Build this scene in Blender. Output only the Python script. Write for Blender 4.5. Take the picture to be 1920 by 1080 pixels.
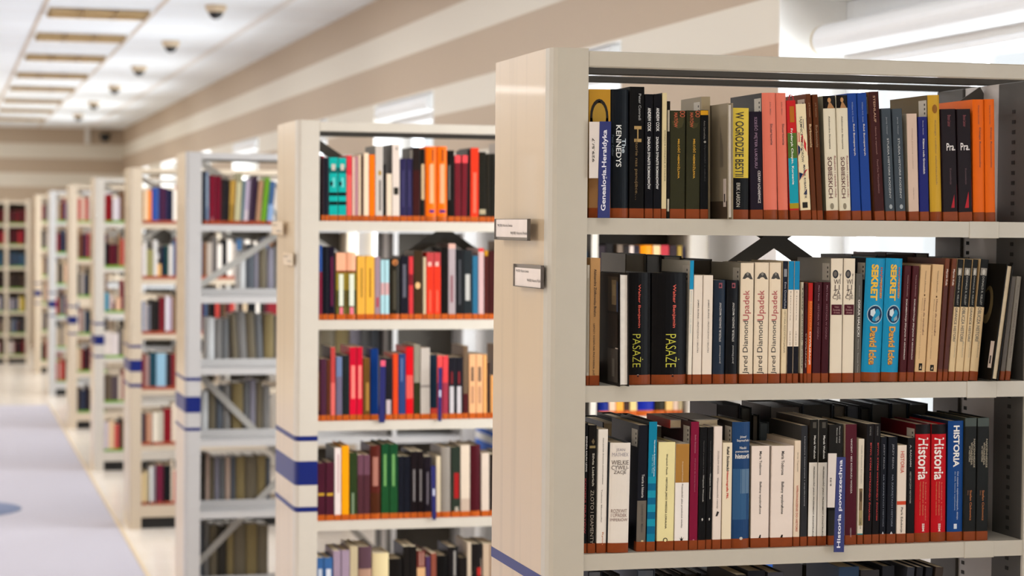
import bpy, bmesh, math, random
from mathutils import Vector, Matrix, Quaternion
random.seed(7)
S = bpy.context.scene
for o in list(bpy.data.objects): bpy.data.objects.remove(o)
COL = S.collection

# ------------------------------------------------------------------ camera
F, YAW, PITCH, ROLL, EYE = 3946.0, .26386, -.02947, .00906, 1.75
fw = Vector((math.sin(YAW)*math.cos(PITCH), math.cos(YAW)*math.cos(PITCH), math.sin(PITCH)))
rt = Vector((math.cos(YAW), -math.sin(YAW), 0)); up = rt.cross(fw)
rt, up = math.cos(ROLL)*rt + math.sin(ROLL)*up, -math.sin(ROLL)*rt + math.cos(ROLL)*up
CAM = Vector((0, 0, EYE))
cd = bpy.data.cameras.new('camera'); cam = bpy.data.objects.new('camera', cd); COL.objects.link(cam)
m = Matrix.Identity(4)
for i in range(3): m[i][0], m[i][1], m[i][2], m[i][3] = rt[i], up[i], -fw[i], CAM[i]
cam.matrix_world = m
cd.sensor_width = 36; cd.lens = F/1920*36; cd.clip_start = .05; cd.clip_end = 200
cd.dof.use_dof = True; cd.dof.focus_distance = 3.80; cd.dof.aperture_fstop = 5.0; cd.dof.aperture_blades = 0
S.camera = cam
def ray(x, y): return fw + rt*((x-960)/F) + up*((540-y)/F)
def onY(x, y, Y): d = ray(x, y); return CAM + d*((Y-CAM.y)/d.y)
def onZ(x, y, Z): d = ray(x, y); return CAM + d*((Z-CAM.z)/d.z)

# ------------------------------------------------------------------ world, light, exposure
S.view_settings.view_transform = 'Standard'; S.view_settings.look = 'None'
S.view_settings.gamma = 1; S.view_settings.use_curve_mapping = False
S.view_settings.exposure = .16
S.cycles.use_denoising = True
S.cycles.max_bounces = 8; S.cycles.diffuse_bounces = 4; S.cycles.sample_clamp_indirect = 4
W = bpy.data.worlds.new('world'); S.world = W; W.use_nodes = True
bg = W.node_tree.nodes['Background']; bg.inputs[0].default_value = (.90, .955, .985, 1); bg.inputs[1].default_value = .93
CEIL, XW, YB, XL, YN = 3.07, 2.45, 30.3, -4.5, -3.2
OPEN = [(-1.85, -.3), (1.28, 2.83), (4.42, 5.98), (7.53, 9.09), (10.66, 12.22), (13.8, 15.37), (16.95, 18.5), (20.1, 21.65), (23.2, 24.8), (26.4, 27.9)]
SILL, HEAD = .95, 2.45
def area(name, loc, rot, sx, sy, watt, col, spread=math.pi):
    l = bpy.data.lights.new(name, 'AREA'); l.shape = 'RECTANGLE'; l.size = sx; l.size_y = sy; l.energy = watt; l.color = col; l.spread = spread
    o = bpy.data.objects.new(name, l); COL.objects.link(o); o.location = loc; o.rotation_euler = rot
    return o
for a, b in OPEN:   # daylight entering through each window, standing just outside the glass
    area('daylight_and_fill', (2.98, (a+b)/2, (SILL+HEAD)/2+.1), (0, math.radians(90), 0), HEAD-SILL, b-a, 104 if a > 4 else 30, (.90, .955, 1))
WARM = (1, .96, .915)
for a, b in OPEN:   # added fill lights outside unseen openings in the opposite wall
    area('daylight_and_fill', (-4.85, (a+b)/2, 1.75), (0, math.radians(-90), 0), 1.7, b-a, 5, (.95, .98, 1))

# ------------------------------------------------------------------ materials
MATS = {}
def lin(h):
    v = [int(h[i:i+2], 16)/255 for i in (0, 2, 4)]
    return tuple(c/12.92 if c <= .04045 else ((c+.055)/1.055)**2.4 for c in v) + (1,)
def mat(h, rough=.45, metal=0, noise=.10, scale=30, spec=.5, bump=0, coat=0):
    k = (h, rough, metal, noise, scale, spec, bump, coat)
    if k in MATS: return MATS[k]
    M = bpy.data.materials.new('paint_' + h); M.use_nodes = True
    nt = M.node_tree; p = nt.nodes['Principled BSDF']
    p.inputs['Roughness'].default_value = rough; p.inputs['Metallic'].default_value = metal
    p.inputs['Specular IOR Level'].default_value = spec; p.inputs['Coat Weight'].default_value = coat
    c = lin(h)
    if noise:
        tc = nt.nodes.new('ShaderNodeTexCoord'); n = nt.nodes.new('ShaderNodeTexNoise'); n.inputs['Scale'].default_value = scale
        n.inputs['Detail'].default_value = 4
        nt.links.new(tc.outputs['Object'], n.inputs['Vector'])
        mx = nt.nodes.new('ShaderNodeMix'); mx.data_type = 'RGBA'
        mx.inputs[6].default_value = tuple(v*(1-noise) for v in c[:3])+(1,); mx.inputs[7].default_value = tuple(min(1, v*(1+noise)) for v in c[:3])+(1,)
        nt.links.new(n.outputs['Fac'], mx.inputs[0]); nt.links.new(mx.outputs[2], p.inputs['Base Color'])
        if bump:
            b = nt.nodes.new('ShaderNodeBump'); b.inputs['Strength'].default_value = bump; b.inputs['Distance'].default_value = .002
            nt.links.new(n.outputs['Fac'], b.inputs['Height']); nt.links.new(b.outputs[0], p.inputs['Normal'])
    else: p.inputs['Base Color'].default_value = c
    MATS[k] = M; return M
def nodes(name):
    M = bpy.data.materials.new(name); M.use_nodes = True
    return M, M.node_tree, M.node_tree.nodes['Principled BSDF']
def ramp_z(nt, stops, axis='Z'):    # hard-edged painted bands along one axis, in metres
    tc = nt.nodes.new('ShaderNodeTexCoord'); sp = nt.nodes.new('ShaderNodeSeparateXYZ'); nt.links.new(tc.outputs['Object'], sp.inputs[0])
    lo, hi = stops[0][0], stops[-1][0]+.001
    mr = nt.nodes.new('ShaderNodeMapRange'); mr.inputs[1].default_value = lo; mr.inputs[2].default_value = hi
    nt.links.new(sp.outputs[axis], mr.inputs[0])
    r = nt.nodes.new('ShaderNodeValToRGB'); r.color_ramp.interpolation = 'CONSTANT'
    e = r.color_ramp.elements
    for i, (z, c) in enumerate(stops):
        t = min(1, max(0, (z-lo)/(hi-lo)))
        if i < 2: e[i].position = t; e[i].color = lin(c)
        else: e.new(t).color = lin(c)
    nt.links.new(mr.outputs[0], r.inputs[0]); return r
DARK, LIGHT, WHITE = 'c2ae97', 'e6decf', 'f8f7f5'
bands = [(0, WHITE), (1.86, LIGHT), (2.03, DARK), (2.24, LIGHT), (2.43, DARK), (2.635, LIGHT), (2.84, DARK), (3.1, DARK)]
M_wall, nt, p = nodes('striped_wall'); p.inputs['Roughness'].default_value = .7
wb = [(0, WHITE), (.60, '2f6fd8'), (.615, WHITE), (.66, '2f6fd8'), (.73, WHITE), (.775, '2f6fd8'), (.79, WHITE), (1.86, LIGHT), (2.10, DARK), (2.305, LIGHT), (2.45, DARK), (2.672, LIGHT), (2.84, DARK), (3.1, DARK)]
nt.links.new(ramp_z(nt, wb).outputs[0], p.inputs['Base Color'])
M_far, nt, p = nodes('striped_far_wall'); p.inputs['Roughness'].default_value = .7
nt.links.new(ramp_z(nt, [(0, DARK), (1.82, DARK)] + bands[2:]).outputs[0], p.inputs['Base Color'])
M_white = mat('f2f0ec', .6, noise=.02)
M_frame = mat('f4f6f8', .35, noise=.02)
M_plain = mat('dccbb6', .75, noise=.03)
# carpet: lavender grey pile
M_carpet = mat('b3aeb5', .95, noise=.10, scale=220, spec=.1, bump=.4)
M_blue_carpet = mat('8088a0', .95, noise=.10, scale=220, spec=.1, bump=.4)
# pale laminate floor with plank seams
M_floor, nt, p = nodes('pale_laminate'); p.inputs['Roughness'].default_value = .22
tc = nt.nodes.new('ShaderNodeTexCoord'); br = nt.nodes.new('ShaderNodeTexBrick')
br.inputs['Color1'].default_value = lin('e8ddd0'); br.inputs['Color2'].default_value = lin('e2d6c8'); br.inputs['Mortar'].default_value = lin('cdb697')
br.inputs['Scale'].default_value = 1; br.inputs['Mortar Size'].default_value = .002; br.inputs['Brick Width'].default_value = 1.2; br.inputs['Row Height'].default_value = .19
nt.links.new(tc.outputs['Object'], br.inputs['Vector']); nt.links.new(br.outputs[0], p.inputs['Base Color'])
# ceiling tiles
M_ceil, nt, p = nodes('ceiling_tile'); p.inputs['Roughness'].default_value = .9
tc = nt.nodes.new('ShaderNodeTexCoord'); br = nt.nodes.new('ShaderNodeTexBrick'); mp = nt.nodes.new('ShaderNodeMapping')
mp.inputs['Location'].default_value = (.09, .2, 0)
br.offset = 0; br.inputs['Color1'].default_value = lin('f5f9fd'); br.inputs['Color2'].default_value = lin('f1f5f9'); br.inputs['Mortar'].default_value = lin('e6ded8')
br.inputs['Scale'].default_value = 1; br.inputs['Mortar Size'].default_value = .008; br.inputs['Brick Width'].default_value = .68; br.inputs['Row Height'].default_value = .655
nt.links.new(tc.outputs['Object'], mp.inputs[0]); nt.links.new(mp.outputs[0], br.inputs['Vector']); nt.links.new(br.outputs[0], p.inputs['Base Color'])
# glass: mostly clear, a little mirror
M_glass, nt, p = nodes('window_glass'); nt.nodes.remove(p)
tr = nt.nodes.new('ShaderNodeBsdfTransparent'); gl = nt.nodes.new('ShaderNodeBsdfGlossy'); gl.inputs['Roughness'].default_value = .02
mx = nt.nodes.new('ShaderNodeMixShader'); mx.inputs[0].default_value = .06
nt.links.new(tr.outputs[0], mx.inputs[1]); nt.links.new(gl.outputs[0], mx.inputs[2]); nt.links.new(mx.outputs[0], nt.nodes['Material Output'].inputs[0])
M_clear, nt, p = nodes('clear_plastic'); nt.nodes.remove(p)
tr = nt.nodes.new('ShaderNodeBsdfTransparent'); tr.inputs[0].default_value = (1, .99, .98, 1); gl = nt.nodes.new('ShaderNodeBsdfGlossy'); gl.inputs['Roughness'].default_value = .05
mx = nt.nodes.new('ShaderNodeMixShader'); mx.inputs[0].default_value = .05
nt.links.new(tr.outputs[0], mx.inputs[1]); nt.links.new(gl.outputs[0], mx.inputs[2]); nt.links.new(mx.outputs[0], nt.nodes['Material Output'].inputs[0])

# ------------------------------------------------------------------ mesh helpers
def tag(o, label=None, cat=None, group=None, kind=None):
    for k, v in (('label', label), ('category', cat), ('group', group), ('kind', kind)):
        if v: o[k] = v
    return o
def link(name, me, parent=None, loc=None):
    o = bpy.data.objects.new(name, me); COL.objects.link(o)
    if parent: o.parent = parent
    if loc is not None: o.location = loc
    return o
def empty(name, loc): return link(name, None, None, loc)
class MB:
    """collects shapes in world coordinates; build() links them as one mesh, local to the parent's origin"""
    def __init__(s): s.v = []; s.f = []; s.mi = []; s.mats = []; s.cur = 0; s.sm = []
    def use(s, M):
        if M not in s.mats: s.mats.append(M)
        s.cur = s.mats.index(M); return s
    def face(s, idx, smooth=False): s.f.append(idx); s.mi.append(s.cur); s.sm.append(smooth)
    def quad(s, *pts):
        n = len(s.v); s.v += [Vector(p) for p in pts]; s.face(list(range(n, n+len(pts))))
    def box(s, x0, x1, y0, y1, z0, z1):
        n = len(s.v)
        s.v += [Vector((x, y, z)) for z in (z0, z1) for y in (y0, y1) for x in (x0, x1)]
        for f in ((0, 2, 3, 1), (4, 5, 7, 6), (0, 1, 5, 4), (2, 6, 7, 3), (0, 4, 6, 2), (1, 3, 7, 5)): s.face([n+i for i in f])
        return s
    def prism(s, poly, z0, z1, axis='z', smooth=False):
        """closed polygon (anticlockwise seen from +axis) pulled along axis"""
        n = len(s.v); k = len(poly)
        put = {'z': lambda a, b, c: (a, b, c), 'y': lambda a, b, c: (a, c, b), 'x': lambda a, b, c: (c, a, b)}[axis]
        s.v += [Vector(put(a, b, z)) for z in (z0, z1) for a, b in poly]
        for i in range(k): s.face([n+i, n+(i+1) % k, n+k+(i+1) % k, n+k+i], smooth)
        s.face([n+i for i in reversed(range(k))]); s.face([n+k+i for i in range(k)])
        return s
    def lathe(s, prof, c, seg=24, axis='z'):
        n = len(s.v); k = len(prof)
        for j in range(seg):
            a = 2*math.pi*j/seg
            for r, h in prof: s.v.append(Vector((c[0]+r*math.cos(a), c[1]+r*math.sin(a), c[2]+h)))
        for j in range(seg):
            for i in range(k-1):
                a, b = n+j*k+i, n+((j+1) % seg)*k+i
                s.face([a, b, b+1, a+1], True)
        return s
    def bar(s, a, b, wx, wz, d):
        """flat strap from a to b in the XZ plane"""
        a, b = Vector(a), Vector(b); t = (b-a).normalized(); nrm = Vector((-t.z, 0, t.x))*(wz/2); yy = Vector((0, d/2, 0))
        n = len(s.v); s.v += [q+e*nrm+g*yy for q in (a, b) for e in (-1, 1) for g in (-1, 1)]
        for f in ((0, 1, 3, 2), (4, 6, 7, 5), (0, 4, 5, 1), (2, 3, 7, 6), (0, 2, 6, 4), (1, 5, 7, 3)): s.face([n+i for i in f])
        return s
    def mesh(s, name, M=None, origin=(0, 0, 0), bevel=0, seg=2):
        me = bpy.data.meshes.new(name); o = Vector(origin)
        me.from_pydata([v-o for v in s.v], [], s.f)
        if s.mats:
            for q in s.mats: me.materials.append(q)
            for pl, i in zip(me.polygons, s.mi): pl.material_index = i
        elif M: me.materials.append(M)
        for pl, q in zip(me.polygons, s.sm): pl.use_smooth = q
        bm = bmesh.new(); bm.from_mesh(me)
        bmesh.ops.recalc_face_normals(bm, faces=bm.faces)
        if bevel:
            bmesh.ops.bevel(bm, geom=list(bm.edges), offset=bevel, segments=seg, affect='EDGES', profile=.5, clamp_overlap=True)
        bm.to_mesh(me); bm.free()
        return me
    def build(s, name, M=None, parent=None, bevel=0, seg=2):
        og = parent.location if parent else Vector((0, 0, 0))
        if parent and parent.parent: og = og + parent.parent.location
        return link(name, s.mesh(name, M, og, bevel, seg), parent)
def struct(name, mb, M): return tag(mb.build(name, M), kind='structure')

# ------------------------------------------------------------------ the room
struct('floor', MB().box(XL, 2.75, YN, YB, -.05, 0), M_floor)
struct('ceiling', MB().box(XL, 2.95, YN, YB+.1, CEIL, CEIL+.05), M_ceil)
struct('wall_back', MB().box(XL, 2.95, YB, YB+.1, 0, CEIL), M_far)
wl = MB(); y = YN
for a, b in OPEN + [(YB, YB)]:
    wl.box(XL-.25, XL, y, a, 0, CEIL)
    if b > a: wl.box(XL-.25, XL, a, b, 0, .9); wl.box(XL-.25, XL, a, b, 2.6, CEIL)  # unseen openings, added to let the fill light in
    y = b
struct('wall_left', wl, M_plain)
struct('wall_front', MB().box(XL-.1, 2.95, YN-.1, YN, 0, CEIL), M_plain)
wr = MB(); y = YN
for a, b in OPEN + [(YB, YB)]:
    wr.box(XW, XW+.28, y, a, 0, CEIL)
    if b > a: wr.box(XW, XW+.28, a, b, 0, SILL); wr.box(XW, XW+.28, a, b, HEAD, CEIL)
    y = b
struct('wall_right', wr, M_wall)
for i, (a, b) in enumerate(OPEN):      # white reveals, windows with frames and panes, sills, roller blinds
    rv = MB(); e = .004
    rv.box(XW-.001, 2.71, b-e, b+.001, SILL, HEAD); rv.box(XW-.001, 2.71, a-.001, a+e, SILL, HEAD)
    rv.box(XW-.001, 2.71, a, b, HEAD-e, HEAD+.001); struct('trim_%d' % (2*i+1), rv, M_white)
    struct('trim_%d' % (2*i+2), MB().box(XW-.05, 2.71, a-.02, b+.02, SILL-.03, SILL+.01), M_white)
    w = empty('window_%d' % (i+1), (2.69, (a+b)/2, SILL)); tag(w, kind='structure')
    fr = MB(); x0, x1 = 2.665, 2.725
    fr.box(x0, x1, a+e, a+.07, SILL, HEAD-e); fr.box(x0, x1, b-.07, b-e, SILL, HEAD-e)
    fr.box(x0, x1, a+.07, b-.07, SILL, SILL+.08); fr.box(x0, x1, a+.07, b-.07, HEAD-.10, HEAD-e)
    fr.build('window_frame', M_frame, w, .006)
    cm = (a+b)/2
    for p0, p1 in ((a+.07, cm), (cm, b-.07)):
        sh = MB(); x2 = 2.655
        sh.box(x2, x1-.01, p0+.005, p0+.06, SILL+.08, HEAD-.10); sh.box(x2, x1-.01, p1-.06, p1-.005, SILL+.08, HEAD-.10)
        sh.box(x2, x1-.01, p0+.06, p1-.06, SILL+.08, SILL+.14); sh.box(x2, x1-.01, p0+.06, p1-.06, HEAD-.16, HEAD-.10)
        so = sh.build('sash', M_frame, w, .006)
        g = MB().box(2.69, 2.694, p0+.055, p1-.055, SILL+.13, HEAD-.15); og = w.location
        link('pane', g.mesh('pane', M_glass, og), so)
    if i < 2 or i > 6: continue
    near = i == 2; bx, bz = (0, 0) if near else (-.085, .083)
    r = empty('roller_blind', (2.60, (a+b)/2, 2.30))
    tag(r, 'white roller blind rolled up in its cassette, ' + ('at the open window behind the nearest bookcase' if near else 'above the %s window beyond the nearest bookcase' % ('second', 'third', 'fourth', 'fifth')[i-3]), 'blind', 'roller blinds along the window wall')
    pr = [(2.56+bx+.048*math.cos(t), 2.315+bz+.048*math.sin(t)) for t in [math.pi/2+k*math.pi/10 for k in range(11)]] + [(2.64+bx, 2.267+bz), (2.64+bx, 2.363+bz)]
    MB().prism([(q[0], q[1]) for q in pr], a+.10, b-.10, 'y').build('cassette', M_frame, r, .003)
    cp = MB(); cp.prism([(q[0]+.001*(q[0]-bx-2.58)/.06, q[1]) for q in pr], b-.10, b-.088, 'y'); cp.build('end_cap', mat('d9cdb4', .5), r)
    MB().box(2.600+bx, 2.603+bx, a+.14, b-.14, 2.244+bz, 2.270+bz).build('blind_fabric', M_white, r)
    MB().box(2.592+bx, 2.611+bx, a+.14, b-.14, 2.226+bz, 2.246+bz).build('bottom_bar', M_frame, r, .004)
    ch = MB(); 
    for k in range(46): ch.lathe([(0, -.004), (.0035, 0), (0, .004)], (2.565+bx, b-.095, 2.27+bz-k*.012), 6)
    ch.build('pull_chain', mat('c8ccd0', .4), r)
# carpet runner along the aisle, with a round inlay
struct('trim_40', MB().box(XL, .965, 3, 20.5, .0005, .006), M_carpet)
struct('trim_41', MB().box(.965, .985, 3, 20.5, .0005, .009), mat('cdb898', .5))
bl = MB().lathe([(0, .0075), (.40, .0075), (.40, .006), (0, .006)], (.06, 13.10, 0), 48)
tag(bl.build('trim_42', M_blue_carpet), kind='structure')
# ceiling bars that flank the lamp row
for i, x in enumerate((.592-.68, .592, 1.272, 1.98)):
    struct('trim_%d' % (50+i), MB().box(x-.012, x+.012, YN, YB, CEIL-.006, CEIL+.001), mat('d6c8ba' if x < 1.5 else 'e6e0da', .6))
# lamps: louvred square fittings every 2 m
M_pan = mat('b8a27e', .3, .7, noise=.05); M_refl = mat('e6ddd0', .35, noise=.03); M_tube = bpy.data.materials.new('tube_glow'); M_tube.use_nodes = True
q = M_tube.node_tree.nodes['Principled BSDF']; q.inputs['Emission Color'].default_value = WARM+(1,); q.inputs['Emission Strength'].default_value = 4
LY = [13.15, 14.92, 16.85, 18.95, 20.88, 23.1, 25.1, 27.2]
NTH = ('first', 'second', 'third', 'fourth', 'fifth', 'sixth', 'seventh', 'eighth')
def lamp(x, y, label):
    r = tag(empty('ceiling_light', (x, y+.27, CEIL)), label, 'ceiling light', 'louvred ceiling lights above the aisle')
    fm = MB(); h = .012
    for bx in ((x-.325, x+.325, y, y+.02), (x-.325, x+.325, y+.53, y+.55), (x-.325, x-.305, y+.02, y+.53), (x+.305, x+.325, y+.02, y+.53)): fm.box(*bx, CEIL-h, CEIL)
    fm.build('frame', M_frame, r)
    MB().box(x-.305, x+.305, y+.02, y+.53, CEIL-.003, CEIL-.001).build('reflector', M_refl, r)
    lv = MB()
    for k in range(1, 7): lv.box(x-.305, x+.305, y+.02+k*.073-.002, y+.02+k*.073+.002, CEIL-.034, CEIL-.003)
    for k in range(1, 3): lv.box(x-.305+k*.203-.002, x-.305+k*.203+.002, y+.02, y+.53, CEIL-.034, CEIL-.003)
    lv.build('louvre', M_pan, r)
    tb = MB()
    for k in (.14, .41): tb.prism([(y+k+.008*math.cos(t), CEIL-.016+.008*math.sin(t)) for t in [j*math.pi/4 for j in range(8)]], x-.28, x+.28, 'x')
    tb.build('tube', M_tube, r)
for i, y in enumerate(LY):
    lamp(.93, y, 'square louvred ceiling light above the aisle, %s of the row from the front' % NTH[i])
for y in (13.4, 15.2, 17.1, 19.2, 21.1, 23.4, 26, 28.5): area('lamp_and_fill', (.93, y, CEIL-.05), (0, 0, 0), .6, .5, 4, WARM)
for y in (2.2, 4.6, 7, 9.6, 11.4): area('lamp_and_fill', (.93, y, CEIL-.05), (0, 0, 0), .6, .5, 7, WARM)
for x in (-1.2, -3.2):
    for y in (-2, 1, 4, 7, 10, 13, 16, 19, 22, 25, 28): area('lamp_and_fill', (x, y, CEIL-.05), (0, 0, 0), .9, .9, 19 if y > 3 else 17, WARM)  # unseen side rows without fittings, added as fill light
# dome cameras under the ceiling
M_dome = mat('15161a', .08, noise=0); M_cream = mat('d9c3a4', .5)
for i, y in enumerate((12.82, 15.45, 18.02, 20.64, 23.56, 26.31)):
    r = tag(empty('dome_camera', (1.59, y, CEIL)), 'small black dome security camera on the white ceiling, %s from the front' % NTH[i], 'security camera', 'dome cameras in a line under the ceiling')
    MB().lathe([(0, 0), (.064, 0), (.066, -.012), (.056, -.038), (.050, -.043), (0, -.043)], (1.59, y, CEIL)).build('base', M_cream, r)
    MB().lathe([(.047, -.040)] + [(.045*math.cos(t), -.043-.042*math.sin(t)) for t in [k*math.pi/16 for k in range(9)]], (1.59, y, CEIL)).build('dome', M_dome, r)
# far wall: a bracketed camera and a short white pipe
p = onY(197, 257, 30.2); r = tag(empty('wall_camera', (p.x, 30.2, p.z)), 'dark camera on the striped far wall near the ceiling corner', 'security camera')
MB().lathe([(0, .05), (.07, .05), (.075, .01), (.06, -.05), (.03, -.07), (0, -.075)], (p.x, 30.18, p.z), 16).build('dome', M_dome, r)
MB().box(p.x-.05, p.x+.05, 30.18, 30.3, p.z+.04, p.z+.075).build('bracket', M_cream, r)
p = onY(164, 256, 30.25); pm = MB().prism([(p.x+.035*math.cos(t), 30.25+.035*math.sin(t)) for t in [k*math.pi/6 for k in range(12)]], p.z-.10, CEIL)
tag(pm.build('pipe', M_white), 'short white pipe at the far wall below the ceiling', 'pipe')

# ------------------------------------------------------------------ bookcases
X0, XM, X1, D, TOP = 1.021, 1.953, 2.335, .395, 2.058
STEEL = mat('77736d', .45, noise=.04, spec=.3); STEELD = mat('4c4945', .5, noise=.04, spec=.25); M_slot = mat('14120f', .8, noise=0); M_plinth = mat('1b1a19', .7)
M_blue = mat('0e1f66', .35, noise=.04, spec=.3); M_paper = mat('f0e6e0', .6); M_ink = mat('2a2626', .6, noise=0)
CASES = []
def reflection_streaked(h):     # enamel with faint vertical reflection streaks painted into its colour
    k = 'reflection_streak' + h
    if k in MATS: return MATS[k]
    M, nt, p = nodes('reflection_streaked_' + h); p.inputs['Roughness'].default_value = .28; p.inputs['Coat Weight'].default_value = .15
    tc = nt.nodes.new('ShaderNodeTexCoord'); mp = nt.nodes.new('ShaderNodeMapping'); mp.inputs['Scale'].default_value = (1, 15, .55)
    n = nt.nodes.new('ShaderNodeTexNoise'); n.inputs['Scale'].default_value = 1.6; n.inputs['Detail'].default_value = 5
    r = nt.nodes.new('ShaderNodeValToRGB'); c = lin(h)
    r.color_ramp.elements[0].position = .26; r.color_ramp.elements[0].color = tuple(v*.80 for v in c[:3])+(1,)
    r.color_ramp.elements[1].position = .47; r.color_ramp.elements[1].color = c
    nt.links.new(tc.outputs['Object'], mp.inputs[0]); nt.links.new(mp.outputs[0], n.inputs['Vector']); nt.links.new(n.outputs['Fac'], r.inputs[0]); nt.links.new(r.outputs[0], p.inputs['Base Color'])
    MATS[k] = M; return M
def bookcase(Y, tiers, stripes, label, face, side, clips=False, holders=(), braces=((1.731, .285),)):
    r = tag(empty('bookcase', (X0, Y, 0)), label, 'bookcase', 'double-sided steel bookcases standing across the room')
    MF, MS = mat(face, .32, noise=.03, coat=.1), reflection_streaked(side)
    def panel(x0, x1, nm, M):
        c = .014
        MB().prism([(x0+c, Y), (x1, Y), (x1, Y+D), (x0+c, Y+D), (x0+.004, Y+D-.004), (x0, Y+D-c), (x0, Y+c+.02), (x0+.004, Y+.012)], .0, TOP+.004).build(nm, M, r, .0015, 1)
    ep = MB(); c = .012
    poly = [(X0+c, Y), (X0+.068, Y), (X0+.068, Y+D), (X0+c, Y+D), (X0+c*.3, Y+D-c*.3), (X0, Y+D-c), (X0, Y+c*3), (X0+c*.12, Y+c*1.4), (X0+c*.45, Y+c*.45)]
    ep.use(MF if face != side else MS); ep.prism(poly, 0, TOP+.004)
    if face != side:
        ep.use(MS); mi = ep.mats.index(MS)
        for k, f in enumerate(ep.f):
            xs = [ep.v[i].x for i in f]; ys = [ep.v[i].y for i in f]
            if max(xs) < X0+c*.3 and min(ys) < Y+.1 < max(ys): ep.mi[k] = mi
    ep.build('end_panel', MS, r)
    MB().box(X1-.068, X1, Y, Y+D, 0, TOP+.004).build('end_panel', MF, r, .008, 2)
    for z0, z1, h in stripes:     # painted bands that wrap the end panel
        g = .0008; sp = MB(); pl2 = [(x-g if x < X0+.03 else x, y-g if y < Y+.2 else y) for x, y in poly]
        sp.prism(pl2, z0, z1).build('blue_stripe', M_blue, r)
    for nm, y0, y1, z0, z1 in (('top_rail', Y+.003, Y+.020, 2.030, TOP), ('top_rail', Y+D-.020, Y+D-.003, 2.030, 2.0425), ('centre_rail', Y+.19, Y+.205, 2.031, 2.057)):
        MB().box(X0+.068, X1-.068, y0, y1, z0, z1).build(nm, MF if y0 < Y+.1 else STEELD, r, .002, 1)
    # middle frame between the bays: slotted posts and a sheet panel
    for y0, y1, nm in ((Y+.012, Y+.125, 'slotted_post'), (Y+D-.125, Y+D-.012, 'slotted_post')):
        MB().box(XM-.005, XM+.016, y0, y1, .02, 2.03).build(nm, STEELD, r, .002, 1)
    MB().box(XM, XM+.006, Y+.125, Y+D-.125, .05, 2.03).build('divider_panel', mat('bdb6b0', .4, noise=.03), r)
    MB().box(XM-.004, XM+.016, Y+.005, Y+.012, .05, 2.03).build('post_edge', MF, r)
    if clips:
        sl = MB(); 
        for yy in (Y+.063, Y+.25):
            z = .30
            xs = XM-.0056 if yy < Y+.2 else XM-.0006
            while z < 1.98:
                sl.box(xs, xs+.0005, yy-.006, yy+.006, z, z+.007); z += .0192
        sl.build('slot_strip', M_slot, r)
    for zt in tiers:
        for xa, xb in ((X0+.068, XM), (XM+.016, X1-.068)):
            for ya, yb, M in ((Y+.006, Y+.188, MF), (Y+.207, Y+D-.006, STEEL)):
                s = MB(); s.box(xa, xb, ya, yb, zt-.006, zt)          # sheet
                s.box(xa, xb, ya, ya+.004, zt-.029, zt-.006); s.box(xa, xb, yb-.004, yb, zt-.029, zt-.006)
                s.box(xa, xb, ya+.004, ya+.016, zt-.029, zt-.026)
                if M is MF and xa < XM: s.box(xa, xb, yb-.004, yb, zt, zt+.030)
                s.build('shelf', M, r)
        if clips:
            MB().box(1.829, 1.890, Y+.0045, Y+.0065, zt-.0305, zt+.0006).build('shelf_clip', MF, r, .001, 1)
    for zc, hz in braces:
        xc, hx = (X0+.068+XM)/2, (XM-X0-.068)/2
        for sg, yy in ((1, Y+.1945), (-1, Y+.200)):
            MB().bar((xc-hx, yy, zc-sg*hz), (xc+hx, yy, zc+sg*hz), 0, .030, .003).build('cross_brace', STEELD if Y < 8 else mat('a8a39b', .4), r)  # paler colour on the farther cases imitates front-lit braces
    MB().box(XM+.016, X1-.068, Y+.195, Y+.199, .05, 2.03).build('back_panel', mat('4a443c', .55, noise=.05, spec=.2), r)
    pl = MB(); pl.box(X0+.068, X1-.068, Y+.03, Y+D-.03, 0, tiers[-1]-.03); pl.build('plinth', M_plinth, r)
    MB().box(X0+.068, X1-.068, Y+.004, Y+.0058, tiers[-1]-.068, tiers[-1]-.0005).build('kick_plate', MF, r)
    for (ya, yb, xa, xb, z0, z1, t1, t2, flip) in holders:
        c = Vector((xa, ya, 0)); d = (Vector((xb, yb, 0))-c); n = Vector((d.y, -d.x, 0)).normalized()
        if n.x > 0: n = -n
        h = MB(); q = lambda u, z, o: c + d*u + n*o + Vector((0, 0, z))
        def slab(mb, u0, u1, za, zb, o0, o1):
            k = len(mb.v); mb.v += [q(u, z, o) for o in (o0, o1) for z in (za, zb) for u in (u0, u1)]
            for f in ((0, 1, 3, 2), (4, 6, 7, 5), (0, 4, 5, 1), (2, 3, 7, 6), (0, 2, 6, 4), (1, 5, 7, 3)): mb.face([k+i for i in f])
        slab(h, 0, 1, z0, z1, .0, .002)
        ot = .006 if clips else .0032
        slab(h, .0, .006, z0, z1, .002, ot); slab(h, .992, 1, z0, z1, .002, ot); slab(h, 0, 1, z0, z0+.0012, .002, ot)
        ho = h.build('label_holder', mat('5a524c' if clips else 'e6d3b6', .3), r)
        pp = MB(); slab(pp, .008, .99, z0+(.0055 if not flip else .0014), z1-(.0012 if not flip else .0065), .0022, .003); po = link('paper', pp.mesh('paper', M_paper if clips else mat('ecdcc4', .5), r.location), ho)
        tx = MB(); 
        for st, u0, u1, za, zb in ((t1, .06, .52, z1-.016, z1-.009), (t2, .46, .95, z0+.009, z0+.016)):
            for f in text_faces(st, 0):
                k = len(tx.v); tx.v += [q(u0+(u1-u0)*a, za+(zb-za)*b, .0034) for a, b in f]; tx.face(list(range(k, k+len(f))))
        link('printed_text', tx.mesh('printed_text', M_ink, r.location), ho)
        cv = MB(); slab(cv, .0, 1, z0, z1, ot, ot+.0005); link('clear_cover', cv.mesh('clear_cover', M_clear, r.location), ho)
    CASES.append(r); return r

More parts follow.
